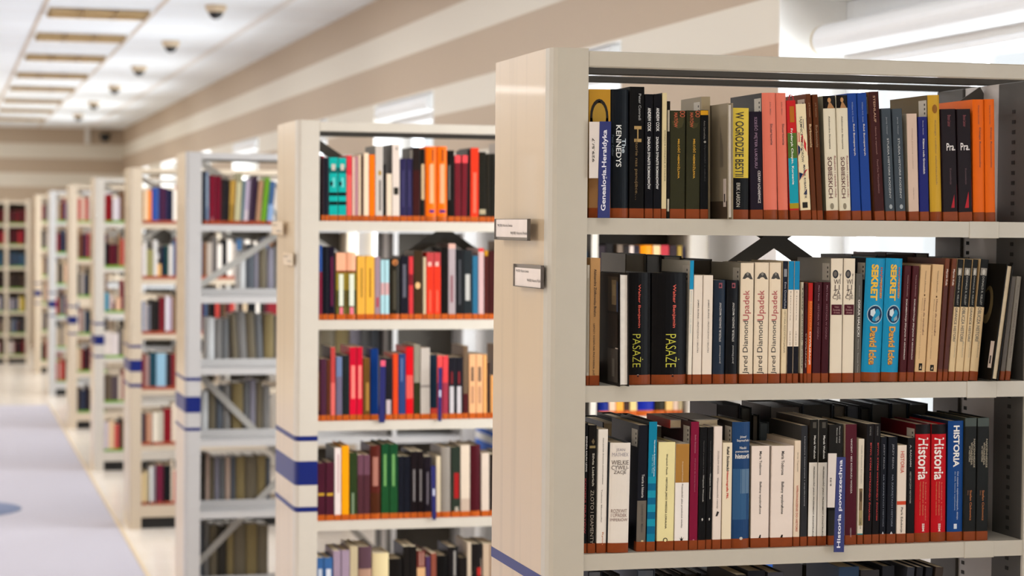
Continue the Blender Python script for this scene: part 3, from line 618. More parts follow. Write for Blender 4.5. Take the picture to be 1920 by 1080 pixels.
# ---- second shelf
s2 = 3.274
PS = lambda w, x1, x2: [('t', 'Walter Benjamin', 340, 606, 'd8503a', .15 if w else .12, x1, 'd', .012), ('t', 'PASAŻE', 645, 848, 'c9c43a', .56 if w else .41, x2, 'd', -.012), ('o', x2-.06, x2+.06, 893, 913, 'c8bcb0'), ('o', x2-.035, x2+.035, 898, 908, '20181a')]
UP = [('p', ((.12, 305), (.3, 275), (.5, 263), (.72, 272), (.92, 308)), '4a4744'), ('o', .42, .6, 265, 285, '8a857c'), ('t', 'Upadek', 375, 560, 'a8323c', .62, .5, 'u', 0), ('t', 'Jared Diamond', 563, 889, '2a2626', .50, .46, 'u', 0)]
B1 = [
 (60, 76, 66, 220, 'b9b0a0', 'thin grey booklet', 'with speckled spine', [('r', .2, .8, 300, 880, 'a39a88')]),
 (80, 145, 87, 177, 'b98d5c', 'tan paperback', 'with dark condensed lettering', [('t', 'Aleksandra Ziółkowska-Boehm', 245, 538, '3a2818', .26, .5), ('t', 'LEPSZY DZIEŃ NIE PRZYSZEDŁ JUŻ', 580, 897, '3a2818', .26, .42)]),
 (262, 328, 262, 272, '141214', 'black hardback', 'turned fore-edge out, photo cover showing', [], {'dy': -.035, 'rev': 1, 'nb': 1, 'pages': M_pagew, 'cov': '1a1614', 'st': 1, 'hard': 1, 'd': .15, 'photo': 1}),
 (300, 462, 302, 268, '0b0a0c', 'thick black hardback', 'with yellow PASAŻE', PS(0, .53, .49), {'round': 1}),
 (468, 682, 472, 268, '0b0a0c', 'thick black hardback', 'with yellow PASAŻE', PS(0, .61, .58), {'round': 1}),
 (684, 711, 700, 193, 'e6dccb', 'thin cream booklet', 'with turquoise top', [('s', 190, 370, '1f8fbc'), ('t', 'Dawne kultury i ich dzieje', 380, 640, '8aa4ac', .25, .4)], {'st': 1, 'cov': 'a8a294'}),
 (713, 769, 722, 283, 'e6d8c8', 'off-white paperback', 'with small grey lettering', [('t', 'JAMES BURKE • PRZYCZYNY I SKUTKI', 432, 757, '6a6460', .2, .5)]),
 (771, 833, 782, 283, 'e6d8c8', 'off-white paperback', 'with small grey lettering', [('t', 'JAMES BURKE • PRZYCZYNY I SKUTKI', 432, 757, '6a6460', .18, .55)]),
 (840, 913, 849, 312, '222c3a', 'dark blue paperback', 'with pink emblem', [('r', .38, .68, 330, 362, '8a4a50'), ('o', .42, .6, 338, 356, '2a2030'), ('t', 'STRZELBI, ZARAZKI, MASZYNY', 450, 690, 'c4c0ba', .2, .56, 'u', .008), ('t', 'Jared Diamond', 715, 825, 'b0aca6', .16, .56, 'u', .008)], {'round': 1}),
 (918, 994, 928, 315, '101216', 'blackish paperback', 'with pink emblem', [('r', .38, .68, 330, 362, '8a4a50'), ('o', .42, .6, 338, 356, '2a2030'), ('t', 'STRZELBI, ZARAZKI, MASZYNY', 450, 690, 'c4c0ba', .2, .56, 'u', .008), ('t', 'Jared Diamond', 715, 825, 'b0aca6', .16, .56, 'u', .008)], {'round': 1}),
 (1002, 1085, 1012, 207, 'e4d2b8', 'cream hardback', 'with red UPADEK title', UP, {'st': 1, 'cov': '8a8272', 'round': .3}),
 (1089, 1177, 1100, 205, 'e4d2b8', 'cream hardback', 'with red UPADEK title', UP, {'round': .3}),
 (1179, 1252, 1190, 205, 'e4d2b8', 'cream hardback', 'with red UPADEK title', UP, {'round': .3}),
 (1256, 1290, 1270, 197, 'e0cba6', 'slim cream paperback', 'with navy upper half', [('s', 190, 490, '1a1f2c'), ('r', .2, .8, 245, 292, '8a8c90'), ('t', 'Ewa Domańska', 325, 487, '9a9aa0', .4, .55), ('t', 'HISTORIA EGZYSTENCJALNA', 497, 760, '8a7c64', .4, .5)]),
 (1292, 1328, 1306, 197, 'e6d6c2', 'slim cream paperback', 'with turquoise top, black foot', [('s', 190, 372, '147fae'), ('s', 720, 900, '14121a'), ('t', 'Historia – dziś', 382, 715, '6a6058', .14, .45)]),
 (1330, 1364, 1342, 197, 'e6d6c2', 'slim cream paperback', 'with turquoise top, black foot', [('s', 190, 372, '147fae'), ('s', 720, 900, '14121a'), ('t', 'Historia – dziś', 382, 715, '6a6058', .14, .45)]),
]
shelf_row(k, 'second shelf', Z1[1], Y1, s2, 1080, 430, B1)
CY = [('o', .12, .6, 250, 302, '2e3036'), ('o', .2, .5, 258, 292, '6a625c'), ('t', 'Y', 272, 308, '4a3c34', .16, .78, 'h', 0), ('t', 'WI', 308, 338, '4a3830', .55, .5, 'h', 0), ('t', 'LI', 342, 373, '4a3830', .42, .52, 'h', 0), ('t', 'ZA', 374, 405, '4a3830', .55, .5, 'h', 0), ('t', 'CJE', 406, 436, '4a3830', .7, .5, 'h', 0), ('r', .06, .94, 463, 526, '4a1420'), ('t', 'Felipe', 472, 486, 'a87a74', .34, .5, 'h', 0), ('t', 'Fernández', 488, 502, 'a87a74', .6, .5, 'h', 0), ('t', '-Armesto', 505, 518, 'a87a74', .56, .5, 'h', 0)]
IC = [('t', 'NAJWIĘKSZY', 235, 430, 'b8482c', .16, .78, 'd', .03), ('t', 'NAJWIĘKSZY', 300, 428, 'd8a428', .14, .8, 'd', .02), ('t', 'SEKRET', 218, 440, 'e0b028', .36, .44, 'd', .045), ('o', .14, .96, 466, 583, '9fc0cc'), ('o', .18, .92, 473, 576, '1c3050'), ('p', ((.3, 500), (.5, 488), (.56, 515), (.44, 540), (.3, 530)), 'c8d4d8'), ('p', ((.55, 550), (.75, 530), (.8, 555), (.6, 568)), '8aa0a8'), ('t', 'David Icke', 598, 836, '8a4a18', .40, .50, 'd', .05), ('t', 'David Icke', 600, 833, 'd8a030', .36, .50, 'd', .02)]
GR = lambda a, hx: [('s', 180, 478, '12110f'), ('r', .1, .85, 238, 284, '8c867c'), ('o', .3, .66, 245, 280, 'c0bab0'), ('t', 'DONALD R. KELLEY', 290, 466, '9a958a', .24, .5), ('t', a, 482, 690, '5a5248', .42, .42), ('t', 'Badania', 690, 790, 'a89a80', .18, .7)]
B2 = [
 (0, 20, 6, 325, 'b8ae98', 'slim grey paperback', 'with handwritten style title', [('t', 'Teksty sugestii, światy', 350, 860, '1a1814', .55, .5, 'd', .02)]),
 (21, 36, 28, 330, '3a1216', 'thin dark red booklet', '', [('t', 'CYWILIZACJE', 640, 850, 'c8a898', .5, .5)]),
 (38, 70, 50, 330, 'c8501c', 'slim orange paperback', 'with red top', [('s', 325, 440, 'b0201c'), ('t', 'EGZOTYCZNE', 445, 620, 'e08a3c', .4, .55), ('t', 'CYWILIZACJE', 628, 832, 'f0e2d0', .42, .5, 'd', .03)]),
 (73, 126, 88, 326, '3c1018', 'maroon paperback', 'with faint lettering', [('t', 'Marc Ferro', 345, 440, '9a7078', .16, .55), ('t', 'HISTORIA W OGNIU', 460, 675, '7a4850', .2, .55)], {'cov': '2a1014'}),
 (128, 173, 132, 326, '3c1018', 'maroon paperback', 'with faint lettering', [('t', 'Marc Ferro', 345, 440, '9a7078', .18, .55), ('t', 'HISTORIA W OGNIU', 460, 675, '7a4850', .22, .55)]),
 (180, 256, 191, 180, 'e2d4be', 'cream hardback', 'with maroon name plate', CY, {'cov': '7a7468', 'st': 1, 'round': .2}),
 (258, 329, 271, 180, 'e2d4be', 'cream hardback', 'with maroon name plate', CY, {'round': .2}),
 (331, 373, 345, 272, '595650', 'grey paperback', 'with white capitals', [('t', 'Jubileusz', 345, 415, '8a8680', .18, .5), ('t', 'OSKAR HALECKI', 433, 660, 'dcd8d0', .34, .5), ('t', 'Historia – Stosunki Polska', 675, 880, '9a968e', .2, .5)]),
 (376, 497, 411, 180, '1c8ab4', 'bright blue hardback', 'with yellow SEKRET and globe', IC, {'round': 1, 'cov': '1a2024', 'st': 1}),
 (500, 605, 529, 180, '1c8ab4', 'bright blue hardback', 'with yellow SEKRET and globe', IC, {'round': 1}),
 (608, 652, 641, 225, '45161a', 'maroon paperback', 'with white serif capitals', [('t', 'Violetta Julkowska', 280, 415, '9a7470', .18, .55), ('t', 'DOKUMENTACJA SPECJALNA W ARCHIWACH', 430, 800, 'd4c4bc', .28, .5)]),
 (655, 697, 693, 225, '45161a', 'maroon paperback', 'with white serif capitals', [('t', 'Violetta Julkowska', 280, 415, '9a7470', .18, .55), ('t', 'DOKUMENTACJA SPECJALNA W ARCHIWACH', 430, 800, 'd4c4bc', .28, .5)]),
 (700, 765, 742, 220, 'd2ae80', 'tan paperback', 'with brown title and black logo', [('t', 'Violetta Julkowska', 255, 390, '7a6040', .14, .5), ('o', .45, .58, 400, 412, '5a4028'), ('t', 'Historia dla wyobraźni', 425, 650, '6a3c24', .2, .56), ('t', 'Badania i rozprawy z historii kultury', 425, 800, '9a7c54', .1, .32), ('r', .35, .68, 825, 868, '181410'), ('p', ((.42, 858), (.55, 835), (.6, 858)), 'c0a888')]),
 (768, 838, 815, 217, 'd2ae80', 'tan paperback', 'with brown title and black logo', [('t', 'Violetta Julkowska', 255, 390, '7a6040', .14, .5), ('o', .45, .58, 410, 422, '5a4028'), ('t', 'Historia dla wyobraźni', 432, 655, '6a3c24', .2, .56), ('t', 'Badania i rozprawy z historii kultury', 432, 800, '9a7c54', .1, .32), ('r', .35, .68, 835, 872, '181410'), ('p', ((.42, 862), (.55, 845), (.6, 862)), 'c0a888')]),
 (842, 873, 892, 180, '6b3a26', 'reddish brown booklet', 'with short white name', [('t', 'Marcin Kula', 245, 345, 'e4d4c8', .4, .55), ('s', 350, 860, '54302a')]),
 (875, 906, 935, 180, '6b3a26', 'reddish brown booklet', 'with short white name', [('t', 'Marcin Kula', 245, 345, 'e4d4c8', .4, .55), ('s', 350, 860, '54302a')]),
 (908, 947, 968, 185, 'd8bd92', 'black-topped cream paperback', 'with grey medallion', GR('GRANICE HISTORII', 0)),
 (949, 998, 1010, 185, 'd8bd92', 'black-topped cream paperback', 'with smaller lettering', GR('OBLICZA HISTORII', 0)),
 (1000, 1035, 1062, 185, 'd8bd92', 'black-topped cream paperback', 'with grey medallion', GR('GRANICE HISTORII', 0)),
 (1037, 1090, 1110, 185, 'd8bd92', 'black-topped cream paperback', 'with smaller lettering', GR('OBLICZA HISTORII', 0)),
 (1172, 1218, 1268, 220, '0f0e0d', 'black hardback', 'pulled out, pages facing forward', [], {'dy': -.03, 'rev': 1, 'nb': 1, 'pages': M_page, 'cov': '15120f', 'st': 1, 'hard': 1, 'd': .14, 'photo': 2}),
 (1224, 1254, 1300, 290, '6a625a', 'slim grey paperback', '', [('t', 'Przyczynki', 350, 800, '5a524a', .3, .5)]),
 (1257, 1290, 1312, 288, '8a8276', 'grey paperback', 'with brown capitals', [('t', 'Z badań', 340, 430, '6a5a50', .2, .5), ('t', 'WYZWANIE PRZESZŁOŚCI', 450, 790, '5a3c34', .26, .5)]),
]
shelf_row(k, 'second shelf', Z1[1], Y1, s2, 1500, 430, B2, prev='slim cream paperback')
# ---- third shelf
s3 = 3.176
TOD = [('t', 'Maria Todorova', 338, 480, '3a3634', .13, .5), ('t', 'Bałkany wyobrażone', 520, 712, '3a3634', .16, .5), ('p', ((.42, 858), (.5, 835), (.56, 835), (.54, 858)), '1a1816')]
C1_ = [
 (38, 64, 49, 170, '0d0c0e', 'slim black paperback', 'with red lower title', [('t', 'BRENDA RALPH LEWIS', 250, 460, 'd8d2cc', .36, .62), ('t', 'KODEKS PIRATÓW', 500, 830, '8a1c20', .5, .5, 'd', .03)]),
 (66, 116, 76, 183, '14110f', 'black paperback', 'with thin sand lettering', [('r', .1, .95, 305, 320, '8a7850'), ('p', ((.35, 280), (.55, 262), (.75, 280), (.55, 298)), '6a5c44'), ('t', 'Silvia Liebrich', 350, 545, 'c4bcac', .26, .6), ('t', 'ZŁOTO I DIAMENTY', 570, 888, 'a89c8c', .42, .52, 'd', -.01)]),
 (120, 180, 133, 208, 'e6ddd2', 'white paperback', 'with small black capitals', [('t', 'POCZĄTEK ŚWIATA ANTYCZNEGO', 260, 535, '2a2422', .16, .52), ('t', 'Tadeusz Manteuffel', 565, 760, '8a827a', .12, .45), ('t', 'Rytm', 820, 895, 'c07a50', .2, .6)]),
 (188, 313, 204, 290, 'e2d8cc', 'thick cream hardback', 'with stacked grey capitals', [('t', 'JEAN', 322, 344, 'a09aa0', .44, .5, 'h', 0), ('t', 'MATHIEX', 348, 370, 'a09aa0', .8, .5, 'h', 0), ('t', 'WIELKIE', 393, 420, '5a4c48', .84, .5, 'h', 0), ('t', 'CYWILI-', 424, 449, '5a4c48', .84, .5, 'h', 0), ('t', 'ZACJE', 454, 480, '5a4c48', .6, .5, 'h', 0), ('t', 'ROZKWIT', 684, 706, '8a6c64', .78, .5, 'h', 0), ('t', 'I UPADEK', 710, 731, '8a6c64', .78, .5, 'h', 0), ('t', 'IMPERIÓW', 734, 756, '8a6c64', .86, .5, 'h', 0)], {'dy': -.006, 'round': .4, 'cov': '50565c'}),
 (356, 415, 374, 183, '15161e', 'tall navy paperback', 'with grey lower block', [('s', 633, 900, '6a6258'), ('t', 'Teoria a historia', 475, 615, 'c8c4c0', .26, .55), ('t', 'Ludwig von Mises', 655, 820, '4a4440', .26, .55), ('r', .5, .75, 868, 888, 'c8b890')], {'cov': '14151b', 'st': 1}),
 (418, 470, 433, 163, '0f7c9c', 'teal paperback', 'with darker checks below', [('s', 490, 530, '1a8fa8'), ('s', 530, 572, '0c6288'), ('s', 572, 615, '1a8fa8'), ('s', 615, 655, '0c6288'), ('s', 655, 700, '1a8fa8'), ('s', 700, 742, '0c6288'), ('s', 742, 785, '1a8fa8'), ('s', 785, 830, '0c6288'), ('t', 'Narodowe Archiwum Cyfrowe', 272, 488, 'dcecf0', .2, .7, 'd', .02), ('t', 'Plan na lata', 360, 470, '7fc0cc', .16, .5)], {'cov': '1b2026', 'hard': 1}),
 (478, 581, 491, 285, 'e8dba2', 'pale yellow paperback', 'with black lettering', [('t', 'Wojciech Piasek', 355, 480, '3a3628', .13, .5), ('t', 'HISTORIA JAKO WIEDZA LOKALNA', 495, 800, '2c281c', .13, .5, 'd', .02), ('o', .36, .64, 853, 883, '5a5440'), ('o', .42, .58, 859, 877, 'e8dba2')], {'round': 0}),
 (584, 668, 594, 295, 'ece4dc', 'white paperback', 'with tan upper half', [('s', 290, 525, 'a87838'), ('t', 'Krzysztof Pomian', 400, 520, 'd8c09a', .12, .5), ('t', 'Przeszłość jako przedmiot wiedzy', 533, 795, '6a6460', .16, .5), ('p', ((.35, 850), (.45, 862), (.5, 845), (.55, 862), (.66, 850), (.58, 868), (.6, 878), (.5, 872), (.4, 878), (.44, 868)), '1a1816')], {'round': 0}),
 (671, 723, 684, 163, '7c1434', 'tall crimson hardback', 'with faint lettering', [('t', 'Stefan Ihnatowicz', 240, 350, 'b06a7c', .16, .55), ('t', 'Od pisma do nowej historii', 380, 580, '9a5468', .16, .55), ('o', .4, .65, 862, 878, 'b06a7c')], {'cov': '35161c', 'st': 1, 'hard': 1}),
 (724, 770, 738, 195, '100f10', 'black paperback', 'with small white title', [('t', 'Opowieść przeszłości w filozofii', 275, 490, '5a5654', .14, .55), ('t', 'Wojciech Wrzosek', 480, 640, 'b8b4ac', .24, .55, 'd', .01), ('p', ((.4, 742), (.55, 735), (.65, 745), (.5, 755)), 'c8c4bc')], {'cov': '2e241e'}),
 (771, 808, 783, 195, '100f10', 'black paperback', 'with small white title', [('t', 'Opowieść przeszłości w filozofii', 275, 470, '5a5654', .16, .55), ('t', 'Wojciech Wrzosek', 470, 625, 'b8b4ac', .28, .55, 'd', .01), ('p', ((.4, 740), (.55, 733), (.65, 743), (.5, 753)), 'c8c4bc')]),
 (810, 862, 822, 190, 'e4d4c8', 'pale pink paperback', 'with grey handwriting style title', [('t', 'ZDZISŁAW SKROK', 335, 475, '8a7e78', .18, .55), ('t', 'Wymowność rzeczy', 495, 680, '6a605c', .24, .52), ('p', ((.3, 725), (.5, 695), (.75, 700), (.55, 725)), '3a3432')]),
 (865, 924, 874, 288, 'e8d8bc', 'cream paperback', 'with heavy black and red title', [('t', 'Rafał Stobiecki', 312, 455, '241c18', .28, .55, 'd', .03), ('t', 'Historiografia PRL', 457, 622, 'c03424', .28, .5, 'd', .03)]),
 (926, 1034, 934, 165, '20406a', 'tall blue hardback', 'with large clear label patch', [('r', .04, .98, 443, 745, '33587e'), ('r', .45, .96, 445, 590, '5c7690'), ('t', 'Józef', 246, 262, 'dcd8d0', .38, .58, 'h', .01), ('t', 'Szymański', 266, 284, 'dcd8d0', .7, .58, 'h', .01), ('t', 'Nauki', 310, 325, 'dcd8d0', .38, .58, 'h', .01), ('t', 'pomocnicze', 333, 350, 'dcd8d0', .76, .55, 'h', .01), ('t', 'historii', 354, 382, 'e8e4dc', .78, .55, 'h', .02), ('o', .42, .6, 848, 866, 'c8c0b4')], {'st': 1, 'cov': '26221e', 'round': 1}),
 (1038, 1148, 1045, 307, 'e6d6ca', 'thick white paperback', 'with thin black lettering', TOD, {'round': 0, 'cov': 'a89a88'}),
 (1155, 1289, 1166, 307, 'e6d6ca', 'thick white paperback', 'with thin black lettering', TOD, {'round': 0}),
 (1291, 1331, 1302, 275, 'e2cdb4', 'slim cream paperback', 'with red lettering', [('t', 'Jerzy Topolski', 345, 460, '8a7a6c', .26, .5), ('t', 'WPROWADZENIE DO HISTORII', 540, 815, 'b8543c', .34, .5)]),
]
shelf_row(k, 'third shelf', Z1[2], Y1, s3, 1080, 740, C1_)
MW = [('s', 145, 405, '17140f'), ('t', 'Marek Woźniak', 245, 385, 'd8d4cc', .24, .62, 'd', .015), ('r', .35, .75, 165, 200, '4a463e'), ('t', 'PRZESZŁOŚĆ JAKO PRZEDMIOT KONSTRUKCJI', 430, 850, '2a2622', .24, .58, 'd', .02)]
OU = [('t', 'OCTAVIO PAZ', 190, 245, '6a6660', .2, .5), ('t', 'BITWY, KTÓRE WSTRZĄSNĘŁY ŚWIATEM', 288, 750, 'b8241c', .3, .62, 'd', .02)]
JZ = [('t', 'JERZY RENIA', 295, 445, '7a7a80', .24, .5), ('t', 'NA ZAKRĘTACH HISTORII', 478, 785, '6a6e7a', .24, .5), ('p', ((.35, 830), (.5, 815), (.65, 830)), 'c8c8cc')]
HI = [('s', 175, 236, '151012'), ('t', 'Historia', 258, 508, 'ece2dc', .66, .48, 'd', .02), ('t', 'Najważniejsze wydarzenia', 520, 720, 'c87848', .1, .3), ('t', 'Przewodnik po dziejach', 520, 720, 'c87848', .1, .48), ('t', 'Ludzie i epoki', 525, 750, 'd06848', .1, .66), ('t', 'SBM', 768, 815, 'e8d8d0', .16, .52, 'd', .02)]
NA = [('s', 135, 190, '48504c'), ('t', 'NAJCENNIEJSZE', 265, 435, 'a89c84', .18, .78), ('t', 'WYDARZENIA', 285, 420, 'a89c84', .16, .58), ('t', 'W HISTORII', 305, 400, 'a89c84', .14, .4), ('t', 'Stefan Cichowicz', 570, 750, 'a8601c', .18, .55), ('t', 'Zbiory', 570, 600, '7a4818', .14, .3)]
C2_ = [
 (0, 42, 6, 185, '2b2b2e', 'dark grey paperback', 'with tiny white title', [('t', 'Literatura historyczna i współczesna', 250, 665, '9a9a9c', .18, .55)], {'cov': '3a3632', 'st': 0}),
 (45, 98, 58, 150, 'e6e0d6', 'black-topped white paperback', 'with bold title', MW, {'cov': '3c342c'}),
 (100, 156, 112, 150, 'e6e0d6', 'black-topped white paperback', 'with bold title', MW),
 (166, 252, 172, 180, '191613', 'black paperback', 'half hidden by blue divider', [('t', 'Nowe czasy', 200, 290, 'a8a49c', .12, .55), ('t', 'Dawne wojny', 190, 290, 'a8a49c', .12, .75), ('s', 690, 860, '2e2c2a')], {'round': 0}),
 (265, 336, 270, 178, '4c1420', 'maroon hardback', 'with small white capitals', [('t', 'VINCENT • BEZ ROZKAZU WODZA', 262, 590, 'd0c0bc', .14, .52, 'd', .015), ('t', 'NIEROWY', 795, 850, 'b09a98', .12, .5)], {'cov': 'c0ae90', 'hard': 1}),
 (339, 375, 350, 265, 'd8ccb8', 'cream paperback', 'with soldier picture', [('r', .1, .9, 560, 690, '7a6448'), ('o', .3, .7, 575, 640, '4a3a2c'), ('r', .1, .95, 690, 780, '9a8a60'), ('t', 'Wielki Renesans Europejski', 300, 530, '7a746c', .2, .5), ('t', 'TOM VIII', 735, 800, '4a463c', .2, .5), ('s', 828, 842, '2a7a80')]),
 (378, 426, 396, 176, '120d0e', 'black paperback', 'with long red title', OU, {'cov': '2a2422'}),
 (427, 470, 436, 176, '120d0e', 'black paperback', 'with long red title', OU),
 (472, 511, 478, 253, '12141c', 'navy black paperback', 'with dim grey capitals', JZ),
 (513, 570, 526, 253, '12141c', 'navy black paperback', 'with dim grey capitals', JZ),
 (573, 630, 576, 303, 'e2d2c2', 'white paperback', 'with red HISTORIA and stripe', [('t', 'HISTORIA', 338, 468, 'c04428', .42, .52, 'd', .01), ('s', 635, 657, 'c8482c'), ('t', 'Park Edukacja', 672, 822, '4a4440', .3, .5)]),
 (633, 681, 640, 258, '0f0d0e', 'black paperback', 'with white capitals', [('t', 'A. RADAMM', 300, 430, 'b8b4ae', .2, .4), ('t', 'HISTORYCZNY NOTATNIK', 460, 650, '9a968e', .2, .4)]),
 (684, 776, 692, 178, 'b8141e', 'red hardback', 'with large white HISTORIA', HI, {'cov': '5c1218', 'st': 1, 'round': 1}),
 (782, 871, 788, 178, 'b8141e', 'red hardback', 'with large white HISTORIA', HI, {'round': 1}),
 (876, 970, 884, 158, '15407c', 'dark blue hardback', 'with white serif HISTORIA', [('t', 'HISTORIA', 185, 432, 'e4e2dc', .40, .52, 'd', .03), ('t', 'Od czasów najdawniejszych, dzieje', 458, 745, 'a8b4c8', .13, .62), ('t', 'do dziś, historia współczesna', 458, 690, '8a9ab4', .12, .45), ('r', .4, .6, 770, 800, 'c8d0d8')], {'cov': '17233a', 'round': .6}),
 (973, 1045, 983, 140, '191a19', 'black hardback', 'with grey-green top and orange name', NA, {'cov': '33342c', 'round': 0}),
 (1047, 1118, 1058, 140, '191a19', 'black hardback', 'with grey-green top and orange name', NA, {'round': 0}),
]
shelf_row(k, 'third shelf', Z1[2], Y1, s3, 1500, 740, C2_, prev='slim cream paperback')
# ---- shelf dividers that hang over the shelf edge, and a book lying on its neighbours
def divider(label, Y, px, sc, ox, oy, text, white=None, wtext=None, blue='1b2668', col='e4e2ec'):
    (x0b, x1b, yb), (x0t, x1t, yt) = px
    P = lambda x, y, q=0: onY(ox+x/sc, oy+y/sc, Y-q)
    r = tag(empty('shelf_divider', P((x0b+x1b)/2, yb)), label, 'shelf divider', 'blue lettered shelf dividers')
    th = .0025
    def plate(nm, a, b, c, d, M, q=0):
        mb = MB(); v = [P(*a, q), P(*b, q), P(*c, q), P(*d, q)]; n = len(mb.v); mb.v += v + [p_+Vector((0, th, 0)) for p_ in v]
        for f in ((0, 1, 2, 3), (7, 6, 5, 4), (0, 4, 5, 1), (1, 5, 6, 2), (2, 6, 7, 3), (3, 7, 4, 0)): mb.face([n+i for i in f])
        return mb.build(nm, M, r)
    if text or not white:
        plate('divider_plate', (x0b, yb), (x1b, yb), (x1t, yt), (x0t, yt), mat(blue, .35, noise=.03))
    if white:
        (a0, b0, c0), (a1, b1, c1) = white
        plate('number_card', (a0, c0), (b0, c0), (b1, c1), (a1, c1), mat('d8cdc4', .55, noise=.03), -.0005)
    tx = MB(); tx.use(mat(col, .4, noise=0))
    if text:
        for f in text_faces(text[0], .02):
            tx.quad(*[P(x0b+(x1b-x0b)*(.5-(v-.5)*text[3])+((x0t+x1t)-(x0b+x1b))/2*u, text[2]+(text[1]-text[2])*u, .0006) for u, v in f])
    if wtext:
        tx.use(M_ink)
        for f in text_faces(wtext[0], .01):
            tx.quad(*[P(wtext[3]-(v-.5)*wtext[4], wtext[2]+(wtext[1]-wtext[2])*u, .0002) for u, v in f])
    if tx.f: tx.build('title', None, r)
    # the flat tongue that runs back between the books
    return r
divider('blue divider lettered Genealogia with a white number card, nearest bookcase top shelf', 3.523, ((123, 190, 986), (133, 197, 443)), 3, 1080, 80, ('Genealogia.Heraldyka', 490, 945, .50), ((75, 124, 762), (76, 134, 445)), ('929.5/.7', 536, 672, 98, 13))
divider('blue divider lettered Historia powszechna, hanging over the edge, nearest bookcase third shelf', 3.520, ((203, 262, 938), (219, 272, 372)), s3, 1500, 740, ('Historia powszechna', 388, 912, .46), ((164, 206, 672), (170, 219, 350)), ('9-93', 495, 545, 184, 10))
a = onY(1257, 786, 3.60); b = onY(1328, 790, 3.60)
lay = tag(empty('book', (a.x, 3.58, 1.172+.2135)), unique('thin grey book with red spine, lying flat on third shelf books, nearest bookcase'), 'book', 'books on the nearest bookcase, third shelf')
w_, q = b.x-a.x+.02, .014
cv = MB(); cv.use(gloss('9a938e')).box(a.x, a.x+w_, 3.60, 3.73, 1.386, 1.3875).box(a.x, a.x+w_, 3.60, 3.73, 1.386+q, 1.3875+q); cv.use(gloss('b83a34')).box(a.x-.0012, a.x, 3.60, 3.73, 1.386, 1.3875+q); cv.build('cover', None, lay)
MB().box(a.x+.0002, a.x+w_-.002, 3.601, 3.729, 1.3876, 1.3859+q).build('page_block', M_page, lay)

# ---- the rear row of the nearest bookcase, spines away from us, seen above the front books
def rear_row(case, shelf, z, Y, items, case_word='nearest bookcase'):
    prevlab = None
    for n, (xl, xr, yt, cov, pg, short) in enumerate(items):
        a = onY(xl, o_y(xl, Y, z), Y); b = onY(xr, o_y(xr, Y, z), Y); t = b.x-a.x-.0006; h = onY((xl+xr)/2, yt, Y).z - z
        d = .15
        lb = '%s behind the front row, %s %s, %s rear book' % (short, case_word, shelf, ORD[n])
        make_book((a.x+t, Y+d, z+.0003), 0, t, h, d, cov, unique(lb), 'rear row of books on the %s, %s' % (case_word, shelf), band=None, rev=True, pages={'g': M_pageg, 'w': M_pagew, 'p': M_page}[pg] if len(pg) == 1 else mat(pg, .8, noise=.1, scale=80), hard=True)
ORD = ('first', 'second', 'third', 'fourth', 'fifth', 'sixth', 'seventh', 'eighth', 'ninth', 'tenth', 'eleventh', 'twelfth', 'thirteenth', 'fourteenth', 'fifteenth', 'sixteenth', 'seventeenth', 'eighteenth', 'nineteenth', 'twentieth', 'twenty-first')
RY = 3.752
rear_row(U1, 'second shelf', Z1[1], RY, [(1170, 1209, 476, '4f4a42', '6d675d', 'grey-brown thick book'), (1209, 1238, 478, '1d1b1a', '6f7072', 'dark book with grey pages'), (1241, 1276, 480, '1a1716', '8d8880', 'dark book with pale pages'), (1277, 1333, 486, '3a342a', '4a4238', 'thick dark brown book'),
    (1594, 1643, 478, '17181a', 'g', 'black thick book'), (1644, 1657, 481, '1b1c1e', 'g', 'thin black book'), (1657, 1712, 474, '341416', '3a2a26', 'dark red thick book'), (1713, 1739, 475, '2b1214', 'g', 'dark maroon book'), (1793, 1815, 483, '15130f', 'g', 'thin dark book')], k)
rear_row(U1, 'third shelf', Z1[2], RY, [(1128, 1160, 792, '3a4046', 'p', 'blue-grey book'), (1162, 1190, 786, '24272c', 'p', 'charcoal book'), (1192, 1222, 788, '2a2c2e', 'p', 'dark grey book'), (1341, 1386, 758, '2c282c', '3a3638', 'thick dark violet book'), (1387, 1407, 764, '2d302e', '4a4a46', 'greenish dark book'), (1408, 1421, 778, '1c1c1c', 'g', 'thin black book'), (1422, 1440, 792, '6d7880', '8a98a2', 'pale blue book'),
    (1441, 1500, 762, '26221f', '6a6058', 'black book with zigzag edge'), (1502, 1559, 757, '34383c', '3c3832', 'long dark grey book'), (1560, 1584, 760, '23211f', '5d5346', 'dark book with tan pages'), (1585, 1610, 761, '18181a', '4c4f58', 'black book with bluish pages'), (1611, 1630, 765, '14130f', '2c2822', 'black book'), (1631, 1667, 757, '1e2024', '4f4c48', 'dark book with grey fore-edge'), (1668, 1700, 756, '1d2633', '57544f', 'navy book'), (1701, 1737, 757, '2a2a28', '43423e', 'dark book by the window')], k)
rear_row(U1, 'fourth shelf', Z1[3], RY, [(1100, 1127, 1071, '2b2f3c', '8b8f9a', 'blue-grey patterned book'), (1138, 1160, 1077, '1b1712', '1f1a14', 'black book'), (1192, 1226, 1068, '4a5668', '7f8ba0', 'pale blue book'), (1232, 1254, 1077, '151310', '1a1612', 'thick black book'), (1256, 1275, 1077, '1c1b1d', '222022', 'black book with grey pages'), (1280, 1306, 1075, '1d1710', '241d14', 'dark brown book'), (1310, 1332, 1075, '1e1d20', '26242a', 'charcoal book'), (1336, 1372, 1075, '191a1c', '222426', 'wide black book'), (1501, 1524, 1058, '14120f', '1b1814', 'black upright book'), (1527, 1568, 1058, '26241d', '5a564c', 'olive thick book')], k)
